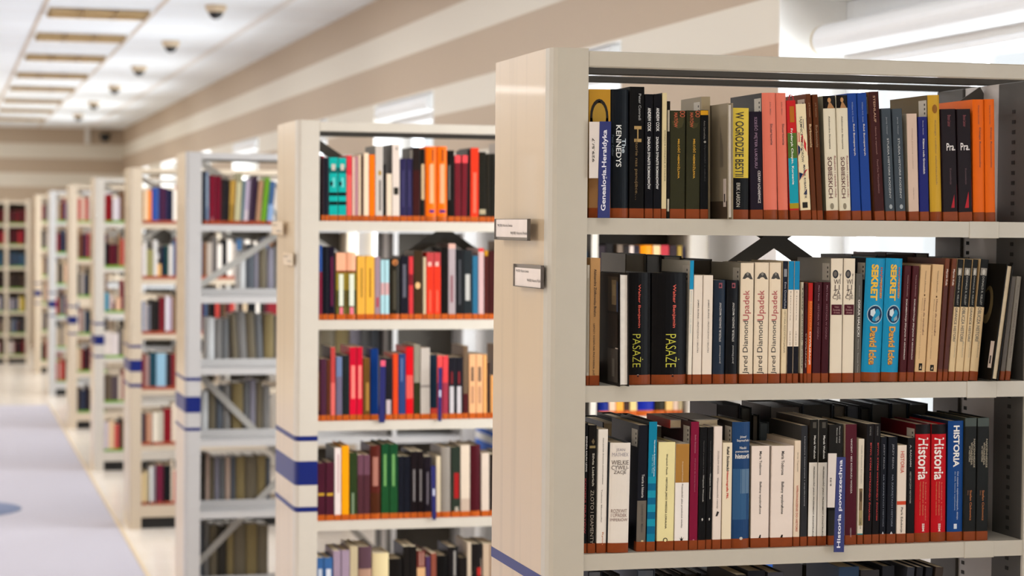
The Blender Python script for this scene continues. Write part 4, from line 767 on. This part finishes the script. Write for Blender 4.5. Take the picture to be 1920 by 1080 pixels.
# fourth shelf, front row: books leaning or lying with only their tops in view
def tops(case_word, shelf, z, Y, items):
    for n, (xl, xr, yt, base, pg, tilt, short) in enumerate(items):
        a = onY(xl, yt, Y); b = onY(xr, yt, Y); t = max(.008, (b.x-a.x)*.97); h = a.z - z
        make_book((a.x - h*math.tan(tilt), Y, z+max(0, t*math.sin(tilt))+.0003), tilt, t*math.cos(tilt), h/math.cos(tilt)-t*math.sin(abs(tilt))*.5, .15, base, unique('%s, %s %s, %s of the front row' % (short, case_word, shelf, ORD[n])), 'books on the %s, %s' % (case_word, shelf), hard=t > .02, pages=M_page)
tops(k, 'fourth shelf', Z1[3], Y1, [(1380, 1400, 1078, '2c2520', 0, 0, 'dark brown book below the lip'), (1402, 1436, 1071, '16161a', 0, 0, 'black book with pale top'), (1440, 1470, 1074, '3b3a40', 0, 0, 'grey book with bright top'),
    (1573, 1612, 1064, '26364c', 0, 0, 'blue book beside the leaning ones'), (1614, 1650, 1070, '2d2a2c', 0, .0, 'dark grey book beside a blue one'), (1655, 1678, 1062, '1c1d22', 0, 0, 'black book under the third shelf'), (1702, 1716, 1064, '33343a', 0, .09, 'leaning grey book'), (1720, 1732, 1064, '222226', 0, .09, 'leaning charcoal book'), (1737, 1750, 1064, '1a1b20', 0, .09, 'leaning black book'), (1755, 1770, 1064, '3a302a', 0, .09, 'leaning brown book')])

# ---- second bookcase
Y2, Z2 = 6.278, T2
k2 = 'second bookcase'
a2, b2, c2, d2 = 4.3545, 4.364, 4.364, 3.857
Q = lambda xl, xr, yt, base, short, rest='', dec=(), dx=0, **o: (xl, xr, xl+dx, yt, base, short, rest, list(dec), o)
TEAL = [('s', 500, 545, '0e5c58'), ('r', .3, .75, 470, 520, 'c8b8a8'), ('s', 700, 730, '0c1c1c'), ('s', 775, 805, '0c1c1c'), ('o', .1, .45, 610, 650, '0c1a1a'), ('r', .4, .7, 580, 660, '68c4bc')]
BAND = BAND2
shelf_row(k2, 'top shelf', Z2[0], Y2, a2, 500, 200, [
 Q(445, 470, 398, '24141a', 'black paperback', 'with red top edge', [('s', 395, 420, '8a2a2c')]), Q(472, 506, 415, '1c1c26', 'navy black paperback'),
 Q(508, 580, 415, '12a49a', 'turquoise paperback', 'with black bands', TEAL), Q(583, 650, 418, '12a49a', 'turquoise paperback', 'with black bands', TEAL),
 Q(652, 696, 400, 'd6353e', 'bright red paperback', 'with pale lettering', [('s', 560, 900, 'e05a54')]), Q(698, 722, 410, 'dcb4a0', 'slim peach paperback'), Q(723, 746, 405, 'b8808a', 'slim rose paperback'), Q(748, 772, 393, 'e0c4a4', 'slim cream paperback', 'above rose ones'), Q(773, 788, 400, '4a2a20', 'thin brown booklet'),
 Q(790, 834, 378, 'ecd0b0', 'cream paperback', 'beside orange', cov='8a7a6a'), Q(836, 884, 392, 'f0700c', 'plain orange paperback'), Q(886, 950, 318, 'c8bcb0', 'tall grey-white hardback', 'with small gold emblem', [('o', .4, .8, 520, 565, 'a8843c'), ('r', .5, .75, 600, 850, '6a625c')], cov='4e4a42', d=.16),
 Q(952, 975, 470, '14110f', 'short black booklet'), Q(977, 1022, 548, 'e4ccb0', 'short cream paperback', 'below its tall neighbours'), Q(1024, 1086, 306, 'dccabc', 'tallest white hardback', 'with black square', [('r', .2, .85, 660, 720, '2a2620'), ('o', .5, .7, 330, 355, '5a4c40')], cov='2c2420'),
 Q(1088, 1140, 425, '2c2648', 'dark violet paperback', 'with pale column of lettering', [('r', .4, .6, 520, 820, '4a4468')]), Q(1142, 1190, 425, '2c2648', 'dark violet paperback', 'with pale column of lettering', [('r', .4, .6, 520, 820, '4a4468')]),
 Q(1192, 1252, 330, '241a16', 'tall black hardback', 'with maroon lower half', [('s', 520, 900, '3a1614')], st=1, cov='15120f'), Q(1255, 1292, 345, '1a1712', 'black paperback', 'with cream label strip', [('r', .2, .9, 470, 760, 'c8a880')]),
 Q(1294, 1386, 325, 'f26a08', 'thick orange hardback', 'with blue foot mark', [('r', .4, .75, 470, 790, 'f4a478'), ('r', .6, .78, 350, 450, '8a3c10'), ('r', .38, .85, 843, 868, '5a2a6a')]), Q(1390, 1475, 325, 'f26a08', 'thick orange hardback', 'with blue foot mark', [('r', .3, .7, 470, 790, 'f4a478'), ('r', .45, .65, 350, 450, '8a3c10'), ('r', .25, .85, 843, 868, '5a2a6a')]),
 Q(1478, 1532, 358, '17120f', 'black hardback', 'beside thick orange', [('r', .1, .35, 480, 760, '6a6660')]), Q(1535, 1585, 398, '6a1a22', 'dark red paperback', 'with pink top', [('s', 395, 460, 'e8484c')]), Q(1588, 1634, 398, '6a1a22', 'dark red paperback', 'with pink top', [('s', 395, 460, 'e8484c')], dx=8),
 Q(1636, 1660, 350, '100e0c', 'black booklet', 'with plain spine'), Q(1662, 1730, 336, 'd8341a', 'tall red-orange hardback', '', [('r', .35, .7, 540, 870, 'e86a50')], cov='2a2420', st=1), Q(1734, 1790, 370, '1d1a12', 'olive black hardback', '', [('s', 840, 880, 'a89878')]), Q(1792, 1826, 385, '221d14', 'dark olive paperback', 'near the end panel'), Q(1828, 1868, 385, '1c1912', 'black-brown paperback', 'near the end panel')])
MEAD = [('s', 210, 360, 'eaa884'), ('s', 360, 378, '7a4028'), ('s', 378, 520, '8a7a24'), ('s', 520, 660, '4a4a1e'), ('r', .3, .75, 390, 650, 'd8d8c4'), ('s', 660, 725, '5a5a24'), ('r', .35, .72, 660, 730, 'e07080')]
shelf_row(k2, 'second shelf', Z2[1], Y2, b2, 500, 425, [
 Q(428, 456, 155, '2a4a8a', 'blue paperback', 'with crimson foot', [('s', 370, 740, '7a1c34')]), Q(458, 500, 165, '12121a', 'black hardback', 'beside blue'), Q(502, 556, 165, '181220', 'black hardback', 'with maroon stripe', [('r', .4, .8, 250, 650, '5a1c38')]),
 Q(568, 648, 215, 'e8a868', 'meadow paperback', 'with peach sky and grass', MEAD), Q(650, 736, 215, 'e8a868', 'meadow paperback', 'with peach sky and grass', MEAD),
 Q(738, 806, 242, 'e0a440', 'mustard paperback', 'with dark lettering', [('r', .5, .66, 340, 580, '8a6a2c')], cov='5a5040'), Q(808, 882, 242, 'e8a83c', 'mustard paperback', 'with dark lettering', [('r', .45, .6, 340, 580, '7a5a20')]),
 Q(884, 930, 248, '9a8088', 'mauve paperback', 'with crimson marks', [('r', .3, .7, 580, 660, 'a83a44')]), Q(932, 964, 272, 'a8ccd0', 'pale blue booklet', 'with pink blot', [('s', 460, 560, 'c89c98')]), Q(966, 1002, 272, 'a8ccd0', 'pale blue booklet', 'with pink blot', [('s', 460, 560, 'c89c98')]),
 Q(1004, 1092, 262, '241f16', 'dark brown hardback', 'with copper disc', [('o', .25, .8, 268, 318, 'b8703c'), ('r', .35, .6, 360, 680, '4a4436')]), Q(1094, 1160, 240, '1a1820', 'black hardback', 'with grey letter column', [('r', .3, .7, 310, 580, '5c5a62')]), Q(1162, 1200, 245, 'c83438', 'red paperback', 'with dark band', [('s', 390, 480, '7a1c24')]), Q(1204, 1276, 198, '3a2a18', 'brown hardback', 'with cream medallion', [('o', .15, .75, 455, 510, 'e0b078')]),
 Q(1280, 1306, 250, 'cdb894', 'thin cream booklet'), Q(1308, 1366, 213, 'e0341e', 'scarlet paperback', 'with patterned top', [('s', 210, 325, 'b84040'), ('r', .2, .7, 290, 325, 'e8b0a0'), ('r', .4, .6, 520, 700, 'e86a50')]), Q(1368, 1424, 213, 'e0341e', 'scarlet paperback', 'with patterned top', [('s', 210, 325, 'b84040'), ('r', .2, .7, 290, 325, 'e8b0a0'), ('r', .4, .6, 520, 700, 'e86a50')]),
 Q(1428, 1484, 170, '14100d', 'black hardback', 'beside scarlet'), Q(1486, 1546, 140, 'a89898', 'tall grey hardback', 'with faded red title', [('r', .3, .65, 400, 620, '8a5c60'), ('s', 135, 180, 'd8a898')], cov='4a2a20'), Q(1548, 1610, 190, '1a1a1c', 'charcoal hardback', '', [('r', .4, .65, 270, 640, '4a4a4c')]), Q(1612, 1680, 195, '24282a', 'dark grey hardback', 'with white blocks', [('r', .2, .75, 390, 605, 'b8b4ac')]),
 Q(1684, 1730, 240, '2c6480', 'petrol blue paperback'), Q(1732, 1778, 178, 'c8a4a0', 'pinkish paperback', 'with red top', [('s', 175, 205, 'd8302c')]), Q(1780, 1812, 195, '4a1c18', 'dark red-brown paperback', 'with gold top', [('s', 190, 240, 'b8801c')]), Q(1814, 1866, 200, '3c1412', 'maroon paperback', 'near the end panel')])
RED2 = [('s', 175, 320, 'c0102c'), ('r', .25, .8, 330, 600, 'f08074')]
shelf_row(k2, 'third shelf', Z2[2], Y2, c2, 500, 610, [
 Q(414, 438, 275, '3a1410', 'dark brown booklet', '', [('r', .2, .8, 380, 700, '6a3c1c')]), Q(440, 488, 275, '4a2436', 'plum paperback'), Q(490, 520, 280, '5a2c18', 'rusty brown paperback'), Q(522, 562, 180, 'b8403c', 'tall salmon red paperback', '', [('s', 470, 740, 'd8645c')], cov='3a1a1c'), Q(568, 618, 258, '6a7898', 'steel blue paperback', 'with mauve lower part', [('s', 420, 740, '6c6478')]), Q(622, 676, 246, '1f2424', 'black-green hardback'),
 Q(678, 735, 178, 'd01030', 'tall crimson hardback', 'with pink panel', RED2), Q(738, 786, 178, 'd01030', 'tall crimson hardback', 'with pink panel', RED2), Q(790, 846, 268, '6a4a20', 'ochre brown paperback', '', [('r', .4, .85, 470, 700, 'b08440')]), Q(850, 914, 192, '0c2f6a', 'tall navy hardback'),
 Q(972, 1030, 268, '211e22', 'black hardback', 'with white patch at foot', [('r', .1, .75, 610, 740, 'c8b4b4')]), Q(1032, 1076, 234, 'd8441c', 'orange-red paperback'), Q(1080, 1136, 234, '2c3f6e', 'slate blue paperback', '', [('r', .3, .6, 270, 460, '5a6c94')]), Q(1139, 1200, 178, 'd0101c', 'tall red hardback', 'with pink lower panel', [('s', 410, 600, 'd8544c')]),
 Q(1204, 1256, 160, '8a8270', 'greyish hardback', 'with dark green foot', [('s', 470, 740, '2c3018')]), Q(1258, 1336, 185, 'b8aca0', 'thick pale grey hardback', '', [('s', 490, 510, '8a8078')]), Q(1338, 1394, 240, '12202c', 'blue-black paperback', 'with red foot', [('s', 680, 740, 'a83428')]), Q(1396, 1438, 250, 'e84a48', 'coral red paperback', '', [('s', 470, 740, 'a83040')]), Q(1440, 1486, 250, 'd84044', 'coral red paperback', 'without a divider before it', [('s', 470, 740, '9a3444')]),
 Q(1490, 1546, 262, '1c1a20', 'black paperback', 'with white foot lettering', [('r', .15, .75, 500, 720, 'c4bcbc'), ('r', .3, .6, 380, 480, '7a2428')]), Q(1548, 1606, 262, '1c1a20', 'black paperback', 'with white foot lettering', [('r', .15, .75, 500, 720, 'c4bcbc'), ('r', .3, .6, 380, 480, '7a2428')]), Q(1608, 1650, 170, '6a5440', 'tall tan-brown hardback', 'with maroon foot', [('s', 560, 740, '4a1a1c')]),
 Q(1655, 1712, 238, 'e0a878', 'peach paperback', 'with dark blocks', [('r', .3, .7, 340, 460, '6a5444'), ('r', .35, .7, 500, 640, 'b08060')]), Q(1714, 1770, 238, 'e0a878', 'peach paperback', 'with dark blocks', [('r', .3, .7, 340, 460, '6a5444'), ('r', .35, .7, 500, 640, 'b08060')]), Q(1772, 1802, 240, 'e0a060', 'apricot booklet'), Q(1804, 1830, 300, '3a2820', 'dark brown paperback', 'near the end panel'), Q(1832, 1866, 410, 'd89858', 'low apricot paperback', 'near the end panel')])
GRN = [('r', .3, .65, 200, 430, '6a9a58'), ('s', 430, 660, '1c4a26')]
shelf_row(k2, 'fourth shelf', Z2[3], Y2, d2, 500, 800, [
 Q(362, 424, 265, '4a1c2a', 'maroon hardback', 'with gold band', [('r', .02, .98, 482, 500, 'c89a30')]), Q(428, 488, 258, '4a1c2a', 'maroon hardback', 'with gold band', [('r', .02, .98, 482, 500, 'c89a30')]), Q(490, 538, 155, 'e6d4cc', 'tall white paperback', '', [('r', .5, .7, 200, 480, 'c89a98')], cov='6a6a66'), Q(541, 596, 140, 'f09c0c', 'tall amber hardback'), Q(598, 655, 190, '2c3a1c', 'olive green hardback', '', [('r', .3, .6, 480, 640, '7a8a6c')]),
 Q(657, 700, 205, '6a4450', 'mauve paperback', '', [('s', 350, 640, '4e2a30')]), Q(702, 746, 205, '6a4450', 'mauve paperback', '', [('s', 350, 640, '4e2a30')]), Q(748, 826, 138, '542018', 'thick rust brown hardback', 'with pale lettering', [('r', .25, .75, 220, 430, 'a87060'), ('s', 480, 640, '4a2412')], cov='3a1a14'), Q(829, 886, 128, '174426', 'dark green hardback', 'with light green strip', GRN), Q(889, 948, 128, '174426', 'dark green hardback', 'with light green strip', GRN),
 Q(950, 990, 215, '16171f', 'black navy paperback'), Q(992, 1040, 215, '16171f', 'black navy paperback'), Q(1042, 1088, 180, '1a1214', 'black paperback', 'with white letter strip', [('r', .4, .65, 310, 540, '8a8280')]), Q(1090, 1136, 180, '1a1214', 'black paperback', 'with white letter strip', [('r', .4, .65, 310, 540, '8a8280')]), Q(1138, 1190, 218, '1d161c', 'purplish black paperback', '', [('r', .4, .6, 330, 560, '7a7076')]),
 Q(1226, 1258, 215, 'd8c4a4', 'slim cream paperback', 'beside divider'), Q(1260, 1334, 150, '8f857a', 'taupe hardback'), Q(1336, 1400, 150, '2a3228', 'dark green paperback', 'with red panel', [('r', .3, .85, 335, 520, 'a01c1e'), ('r', .4, .8, 580, 625, 'a89c8c')]), Q(1402, 1470, 135, 'd8c4ae', 'cream hardback', '', [('s', 520, 640, 'c0a894')]), Q(1472, 1548, 135, '48121a', 'maroon hardback', 'beside cream'), Q(1552, 1610, 192, 'd4c0ae', 'pale cream paperback'), Q(1612, 1660, 200, '241a16', 'black paperback', 'near the end panel')])
shelf_row(k2, 'fifth shelf', Z2[4], Y2, d2, 500, 800, [
 Q(360, 412, 950, '3a6296', 'blue paperback', 'with white label', [('r', .25, .8, 1030, 1200, 'c8ccd4')]), Q(414, 478, 950, '3a6296', 'blue paperback', 'with white label', [('r', .25, .8, 1030, 1200, 'd8d8dc')]), Q(482, 536, 900, 'a08a9a', 'lilac paperback'), Q(540, 600, 896, 'a08a9a', 'lilac paperback'), Q(602, 660, 866, 'c0ae8c', 'thick parchment hardback'), Q(664, 762, 870, '5a4048', 'thick brown-mauve hardback', 'with pale foot', [('s', 1030, 1200, 'b08a74')]), Q(765, 886, 918, 'e0cc9c', 'wide cream hardback'), Q(888, 985, 958, '15110f', 'wide black hardback'), Q(988, 1036, 868, '1a1614', 'tall black hardback'), Q(1038, 1084, 868, '1a1614', 'tall black hardback'), Q(1086, 1148, 900, '6a3028', 'striped brown paperback', 'with peach foot', [('s', 1020, 1200, 'd8a878'), ('r', .3, .45, 910, 1010, 'b88a7c'), ('r', .65, .8, 910, 1010, 'b88a7c')]), Q(1150, 1184, 940, '4a3458', 'slim purple paperback'), Q(1188, 1228, 918, '8a4a3a', 'russet paperback'), Q(1232, 1312, 934, '0f0d0c', 'black hardback', 'with sandy top'), Q(1314, 1390, 872, '1a1718', 'tall black hardback', 'with grey strip', [('r', .5, .7, 900, 1080, '9a948c')]), Q(1392, 1448, 950, '1f1a17', 'dark brown paperback'), Q(1450, 1480, 840, 'c8b49c', 'slim tall cream paperback'), Q(1482, 1562, 850, '1c1817', 'black hardback', 'with white figure', [('p', ((.05, 1060), (.3, 1020), (.9, 950), (.95, 1080)), 'd0b8a0'), ('r', .5, .85, 1020, 1080, 'b02820')]), Q(1564, 1612, 850, 'c4aa90', 'pale tan paperback'), Q(1614, 1650, 850, 'a88c74', 'tan paperback')])
# blue divider tabs on the second bookcase
for lab, px, sc_, oy_ in (('dark violet divider with pink top, over the edge of second bookcase third shelf', ((920, 966, 797), (930, 975, 285)), c2, 610), ('navy divider tab before a coral book, second bookcase third shelf', ((1403, 1430, 785), (1406, 1436, 345)), c2, 610), ('navy divider tab between black and cream books, second bookcase fourth shelf', ((1199, 1226, 675), (1190, 1222, 285)), d2, 800)):
    dv = divider(lab, 6.256, px, sc_, 500, oy_, None, blue='1e1f5c')
    (x0b, x1b, yb), (x0t, x1t, yt) = px; P = lambda x, y: onY(500+x/sc_, oy_+y/sc_, 6.2555)
    em = MB(); y0_, y1_ = yt+(yb-yt)*.42, yt+(yb-yt)*.55; cx = (x0b+x1b+x0t+x1t)/4; w_ = (x1b-x0b)*.25
    if 'pink' in lab: y0_, y1_, w_ = yt+2, yt+50, (x1b-x0b)*.42; cx = (x0t+x1t)/2
    em.quad(P(cx-w_, y1_), P(cx+w_, y1_), P(cx+w_, y0_), P(cx-w_, y0_)); em.build('title', mat('e05068' if 'pink' in lab else 'c8c8d8', .5), dv)
# books in the narrow second bay, seen through the front bookcase
shelf_row(k2, 'second shelf', Z2[1], Y2, 6.4, 1090, 420, [Q(205, 290, 262, '2a2024', 'blurred black hardback', 'in narrow bay'), Q(292, 380, 236, '15100e', 'blurred dark hardback', 'in narrow bay'), Q(430, 500, 250, '6a5a4c', 'blurred taupe book', 'in narrow bay'), Q(502, 575, 258, '1c1512', 'blurred dark brown book', 'in narrow bay'), Q(578, 632, 262, 'c8b4a8', 'blurred pale book', 'in narrow bay'), Q(634, 702, 262, '241d24', 'blurred blackish book', 'in narrow bay'), Q(706, 860, 258, 'e8860c', 'blurred thick orange book', 'in narrow bay'), Q(862, 950, 258, 'e0bc8c', 'blurred cream book', 'in narrow bay'), Q(952, 1052, 256, 'b03038', 'blurred red book', 'in narrow bay'), Q(1054, 1150, 262, '2e1c20', 'blurred maroon book', 'in narrow bay'), Q(1154, 1212, 264, 'a88838', 'blurred gold book', 'in narrow bay'), Q(1214, 1236, 270, '2a2448', 'blurred navy book', 'in narrow bay')], prev='the middle upright')
shelf_row(k2, 'third shelf', Z2[2], Y2, 6.4, 1090, 740, [Q(205, 330, 90, '10206a', 'blurred blue book', 'in narrow bay'), Q(332, 412, 60, 'd8b498', 'blurred peach book', 'in narrow bay'), Q(416, 508, 50, 'e0983a', 'blurred amber book', 'in narrow bay'), Q(512, 580, 60, '3a241c', 'blurred brown book', 'in narrow bay'), Q(582, 668, 60, 'd8bc7c', 'blurred straw book', 'in narrow bay'), Q(672, 880, 55, '14248a', 'blurred wide blue book', 'in narrow bay'), Q(884, 1010, 70, '2a2618', 'blurred olive book', 'in narrow bay'), Q(1012, 1100, 50, 'e0b870', 'blurred sand book', 'in narrow bay'), Q(1102, 1165, 60, 'd8b8a0', 'blurred pale pink book', 'in narrow bay'), Q(1168, 1215, 60, 'b8a47c', 'blurred tan book', 'in narrow bay')], prev='the middle upright')
# ---- third bookcase: paperbacks on the top shelf, grey bound volumes on the rear half below
BAND = BAND3
Y3, k3, q3 = 9.268, 'third bookcase', 3.857
shelf_row(k3, 'top shelf', T34[0], Y3, q3, 360, 280, [
 Q(80, 98, 155, '2c3440', 'dark slate book'), Q(100, 122, 160, '66748a', 'blue-grey book', '', [('r', .2, .6, 190, 420, '98a4b0')]), Q(125, 166, 190, '6e1426', 'wine red book', 'with pale foot mark', [('o', .4, .7, 490, 520, 'a86a70')], dx=4), Q(168, 208, 193, '641022', 'wine red book', 'beside another', dx=4), Q(210, 238, 215, '241c1c', 'brown-black book', dx=4), Q(240, 262, 220, '1a1618', 'black book', dx=6), Q(264, 304, 225, 'a8823a', 'leaning gold book', '', [('s', 400, 520, '8a6a2c')], dx=14), Q(306, 346, 172, 'b0a884', 'leaning sage book', '', [('s', 170, 240, '8a8468')], dx=20), Q(350, 372, 222, '68787c', 'leaning grey-green book', dx=20), Q(374, 402, 222, 'a898a8', 'leaning lilac book', '', [('s', 440, 520, 'c0b0b4')], dx=20), Q(404, 420, 205, '4a3848', 'leaning dim violet book', dx=22), Q(422, 452, 195, '2c1a2c', 'leaning dark purple book', dx=24), Q(456, 492, 225, '9a7458', 'leaning brown book', dx=28), Q(494, 532, 205, '5e8a24', 'leaning grass green book', dx=36), Q(540, 580, 232, '3c5678', 'leaning blue book', '', [('s', 400, 520, '7c94b4')], dx=20)])
# grey bound volumes: one volume is built with its parts, the others are copies of it set side by side
YV = 9.462
vol_n = [0]
VC = {'g': '7c7874', 'b': '6c6250', 'l': '85808a', 's': '565a60', 'w': 'c9c8c6', 'o': '82724e', 'd': '38342e', 'k': '6a6a6a', 'r': '6a2c28', 'y': 'b08a40', 'p': 'b09888', 'n': '2c2a2c'}
VN = {'g': 'mid grey', 'b': 'brown-grey', 'l': 'lavender grey', 's': 'slate grey', 'w': 'white', 'o': 'khaki', 'd': 'dark brown', 'k': 'neutral grey', 'r': 'dull red', 'y': 'ochre', 'p': 'pale brown', 'n': 'near-black'}
def volumes(shelf, z, ref, items):
    prev, cnt = 'the end panel', 0
    for (x0_, x1_, yt, c, lean) in items:
        a = onY(x0_, o_y(x0_, YV, z), YV); b = onY(x1_, o_y(x1_, YV, z), YV); t = b.x-a.x-.0016; h = onY((x0_+x1_)/2, yt, YV).z - z; tl = lean
        lb = '%s bound volume, rear half of third bookcase %s, %s from the end panel' % (VN[c], shelf, ORD[cnt]); cnt += 1
        r = make_book((a.x+.0008, YV, z+max(0, t*math.sin(tl))+.0003), tl, t, h, .16, VC[c], unique(lb), 'bound volumes on the third bookcase, ' + shelf, band=None, hard=True, round_=1, pages=M_pagew, name='bound_volume', cat='bound volume')
volumes('second shelf', T34[1], 0, [(449, 460, 470, 'w', 0), (461, 477, 458, 's', 0), (477, 484, 464, 'l', 0), (485, 500, 462, 'b', 0), (501, 513, 466, 'l', 0), (514, 528, 462, 'g', 0)])
volumes('third shelf', T34[2], 0, [(388, 402, 596, 'w', 0), (403, 416, 598, 'g', 0), (417, 428, 598, 'k', 0), (436, 448, 588, 'b', -.06), (449, 464, 584, 'g', -.06), (465, 481, 586, 'b', -.06), (482, 494, 590, 'k', -.05), (495, 514, 588, 'o', 0), (516, 545, 592, 'g', 0), (600, 628, 596, 'b', 0), (629, 655, 592, 'o', 0), (656, 676, 590, 'l', 0), (677, 694, 588, 'k', 0), (695, 711, 592, 's', 0)])
volumes('fourth shelf', T34[3], 0, [(377, 390, 734, 'w', 0), (391, 404, 728, 'b', 0), (405, 417, 726, 's', 0), (418, 431, 722, 'g', 0), (435, 456, 718, 'o', 0), (457, 467, 716, 'k', 0), (468, 479, 712, 'l', 0), (480, 492, 716, 'b', 0), (493, 506, 724, 'g', 0)])
volumes('fifth shelf', T34[4], 0, [(375, 384, 852, 'd', 0), (385, 393, 851, 'p', 0), (394, 401, 857, 'b', 0), (402, 411, 858, 'l', 0), (412, 421, 858, 'k', 0), (422, 432, 857, 'p', 0), (433, 441, 857, 's', 0), (442, 459, 856, 'o', 0), (460, 481, 855, 'b', 0), (482, 498, 854, 'o', 0), (499, 507, 858, 's', 0)])
volumes('sixth shelf', T34[5], 0, [(373, 382, 984, 's', 0), (383, 391, 980, 'g', 0), (392, 407, 984, 'b', 0), (408, 424, 986, 'd', 0), (425, 438, 984, 'o', 0), (439, 460, 983, 'b', 0), (461, 482, 982, 'o', 0), (483, 503, 984, 'b', 0)])

# ---- the crowd of far books, past the three hundred nearest ones
far = MB(); rnd = random.Random(5)
PAL = ['2a2024', '4a1c22', '7a2228', 'b04038', 'd8c8b4', 'e6dcd0', 'c8b090', '2c3850', '3c5a7a', '141416', '1f2a24', '6a4a34', '8a6a4a', 'a89c90', '5a5450', '3a302c']
def fill(Y, z, xa, xb, lead=(), band=BAND3, hmin=.19, hmax=.25, pal=PAL, dep=.15, top=None, empty_=.0):
    x = xa; i = 0
    while x < xb:
        if i < len(lead): t, c, h = lead[i]
        else: t, c, h = rnd.uniform(.014, .034), rnd.choice(pal), rnd.uniform(hmin, hmax)
        i += 1
        if x + t > xb: break
        if c:
            yy = Y + rnd.uniform(0, .004); M = gloss(c); h = min(h, .265 if Y < 26 else .20)
            far.use(M).box(x+.0004, x+t-.0004, yy, yy+dep, z+.0005, z+h-.0005)
            far.use(M_page).box(x+.002, x+t-.002, yy+.003, yy+dep-.003, z+h-.0005, z+h)
            if band: far.use(mat(band, .42, noise=.14, scale=60)).box(x+.0003, x+t-.0003, yy-.0008, yy, z+.0005, z+.019)
        x += t
def px(Y, x0_, lst, sc, ox, oy, z):
    out = []; cur = x0_
    for a, b, yt, c in lst:
        A, B = onY(ox+a/sc, oy+yt/sc, Y), onY(ox+b/sc, oy+yt/sc, Y)
        if B.x < cur+.005: continue
        if A.x > cur+.004: out.append((A.x-cur, None, 0)); cur = A.x
        out.append((B.x-cur, c, A.z-z)); cur = B.x
    return out
Yf4 = 12.118; xs_ = X0+.071
L4 = [[(420, 440, 130, '9a6a34'), (440, 462, 125, 'e0c4a4'), (462, 488, 122, 'e08030'), (490, 512, 110, '24408a'), (512, 530, 106, '3a5a98'), (533, 552, 100, '3a2848'), (553, 571, 104, '4a2038'), (572, 592, 110, '2c2440'), (593, 622, 118, '181c30')],
 [(414, 436, 470, 'c4bcc8'), (437, 455, 450, 'd4cec8'), (456, 500, 500, '8a8458'), (501, 524, 440, 'ccc8c4'), (525, 548, 590, 'd8a868'), (549, 570, 480, '141c34'), (571, 596, 470, '1c3a34'), (598, 622, 470, 'ccc4bc')],
 [(410, 436, 825, '2c6aa4'), (438, 458, 840, 'b0a8a8'), (459, 480, 850, '6a6a72'), (482, 508, 815, '2c2826'), (510, 536, 820, '1f1d1c'), (540, 570, 800, '6a1c24'), (575, 596, 795, 'd8d0d4'), (597, 618, 800, '9a8a9a')]]
for i, row in enumerate(L4): fill(Yf4, T34[i], xs_, XM-.02, px(Yf4, xs_, row, 3.374, 140, 320, T34[i]))
L4b = [[(588, 600, 150, '5a1c20'), (602, 612, 140, '7a2a2c'), (614, 630, 150, '9a7a74'), (632, 660, 135, '20404c'), (662, 700, 140, '88acc0'), (702, 724, 140, '2a2428')],
 [(585, 598, 400, '3a1418'), (599, 613, 390, '1c2038'), (615, 627, 395, '9a6a50'), (628, 640, 395, 'c89a80'), (645, 668, 390, 'e0d6c4'), (669, 690, 388, 'b8b0a0'), (692, 724, 372, '7a1820')],
 [(578, 590, 700, '1c5a5c'), (592, 608, 650, 'e0c89c'), (609, 624, 640, 'c8b48a'), (632, 644, 620, 'd8d8d4'), (645, 656, 615, '8a848c'), (660, 688, 610, '6a2038'), (692, 722, 612, '16181a')]]
for i, row in enumerate(L4b): fill(Yf4, T34[3+i], xs_, xs_+.26, px(Yf4, xs_, row, 2.25, 0, 600, T34[3+i]))
Yf5 = 15.018
L5 = [[(165, 188, 180, 'b8b0b0'), (190, 214, 150, '8a1c20'), (214, 238, 146, '7a141a'), (242, 262, 175, 'dcd4d4'), (263, 286, 170, 'c8bcc4')], [(165, 184, 470, '6a3424'), (185, 220, 455, '1c1518'), (221, 246, 465, '5a1a24'), (247, 276, 462, '4a1824')], [(172, 194, 765, '6aa8b8'), (195, 214, 770, '3a98b4'), (218, 240, 790, 'c0a8a4'), (242, 262, 830, '6a4a48'), (264, 290, 800, 'e0b898')]]
for i, row in enumerate(L5): fill(Yf5, T34[i], xs_, xs_+.24, px(Yf5, xs_, row, 3.374, 140, 320, T34[i]), band=BANDG)
L5b = [[(425, 440, 60, 'd4c4bc'), (441, 470, 50, 'e0d4cc'), (471, 500, 55, 'd8ccc8')], [(415, 432, 262, '1c8ab8'), (434, 452, 235, '4a3a30'), (453, 470, 230, '6a5c4c'), (471, 500, 235, '54484c')], [(416, 436, 425, '4a2c24'), (438, 458, 430, 'd0c4cc'), (460, 482, 425, 'e0c09c'), (484, 502, 440, 'c0524c')]]
for i, row in enumerate(L5b): fill(Yf5, T34[3+i], xs_, xs_+.24, px(Yf5, xs_, row, 2.25, 0, 600, T34[3+i]), band=BANDG)
for Yc, wid in ((18.118, .26), (21.618, .24), (24.918, .24)):
    for z in T34: fill(Yc, z, xs_, xs_+wid, band=BANDG)
for i, z in enumerate(TF):
    for xa, xb in ((.20, .478), (.523, .722), (.768, .978)):
        fill(26.63, z, xa, xb, band=BANDG, hmin=.16, hmax=.20, dep=.13, pal=[PAL[:4], ['b03038', '7a2030', 'c8383c', '4a1c22'], ['3c6a88', '4a7a98', '2a3a48', '4a1c22'], ['2a2024', '141416', '3a302c', '4a3a30'], ['c8b048', '2c3850', 'c8c0cc', '2a3040'], PAL, ['e0d8d4', '7a2a2c', '2a2024', 'c8c0bc']][i])
for z in T2[:5]: fill(Y2+.002, z, onY(933, 500, Y2).x+.008, XM-.012, band=BAND2)
# books of the rear half beyond, glimpsed through the gaps of the fourth bookcase
for z in T34[:3]: fill(Yf4+.19, z, xs_+.3, XM-.05, band=None, hmin=.16, hmax=.22)
tag(far.build('far_books'), 'hundreds of small blurred books filling the farther bookcases and end shelves', 'books', kind='stuff')
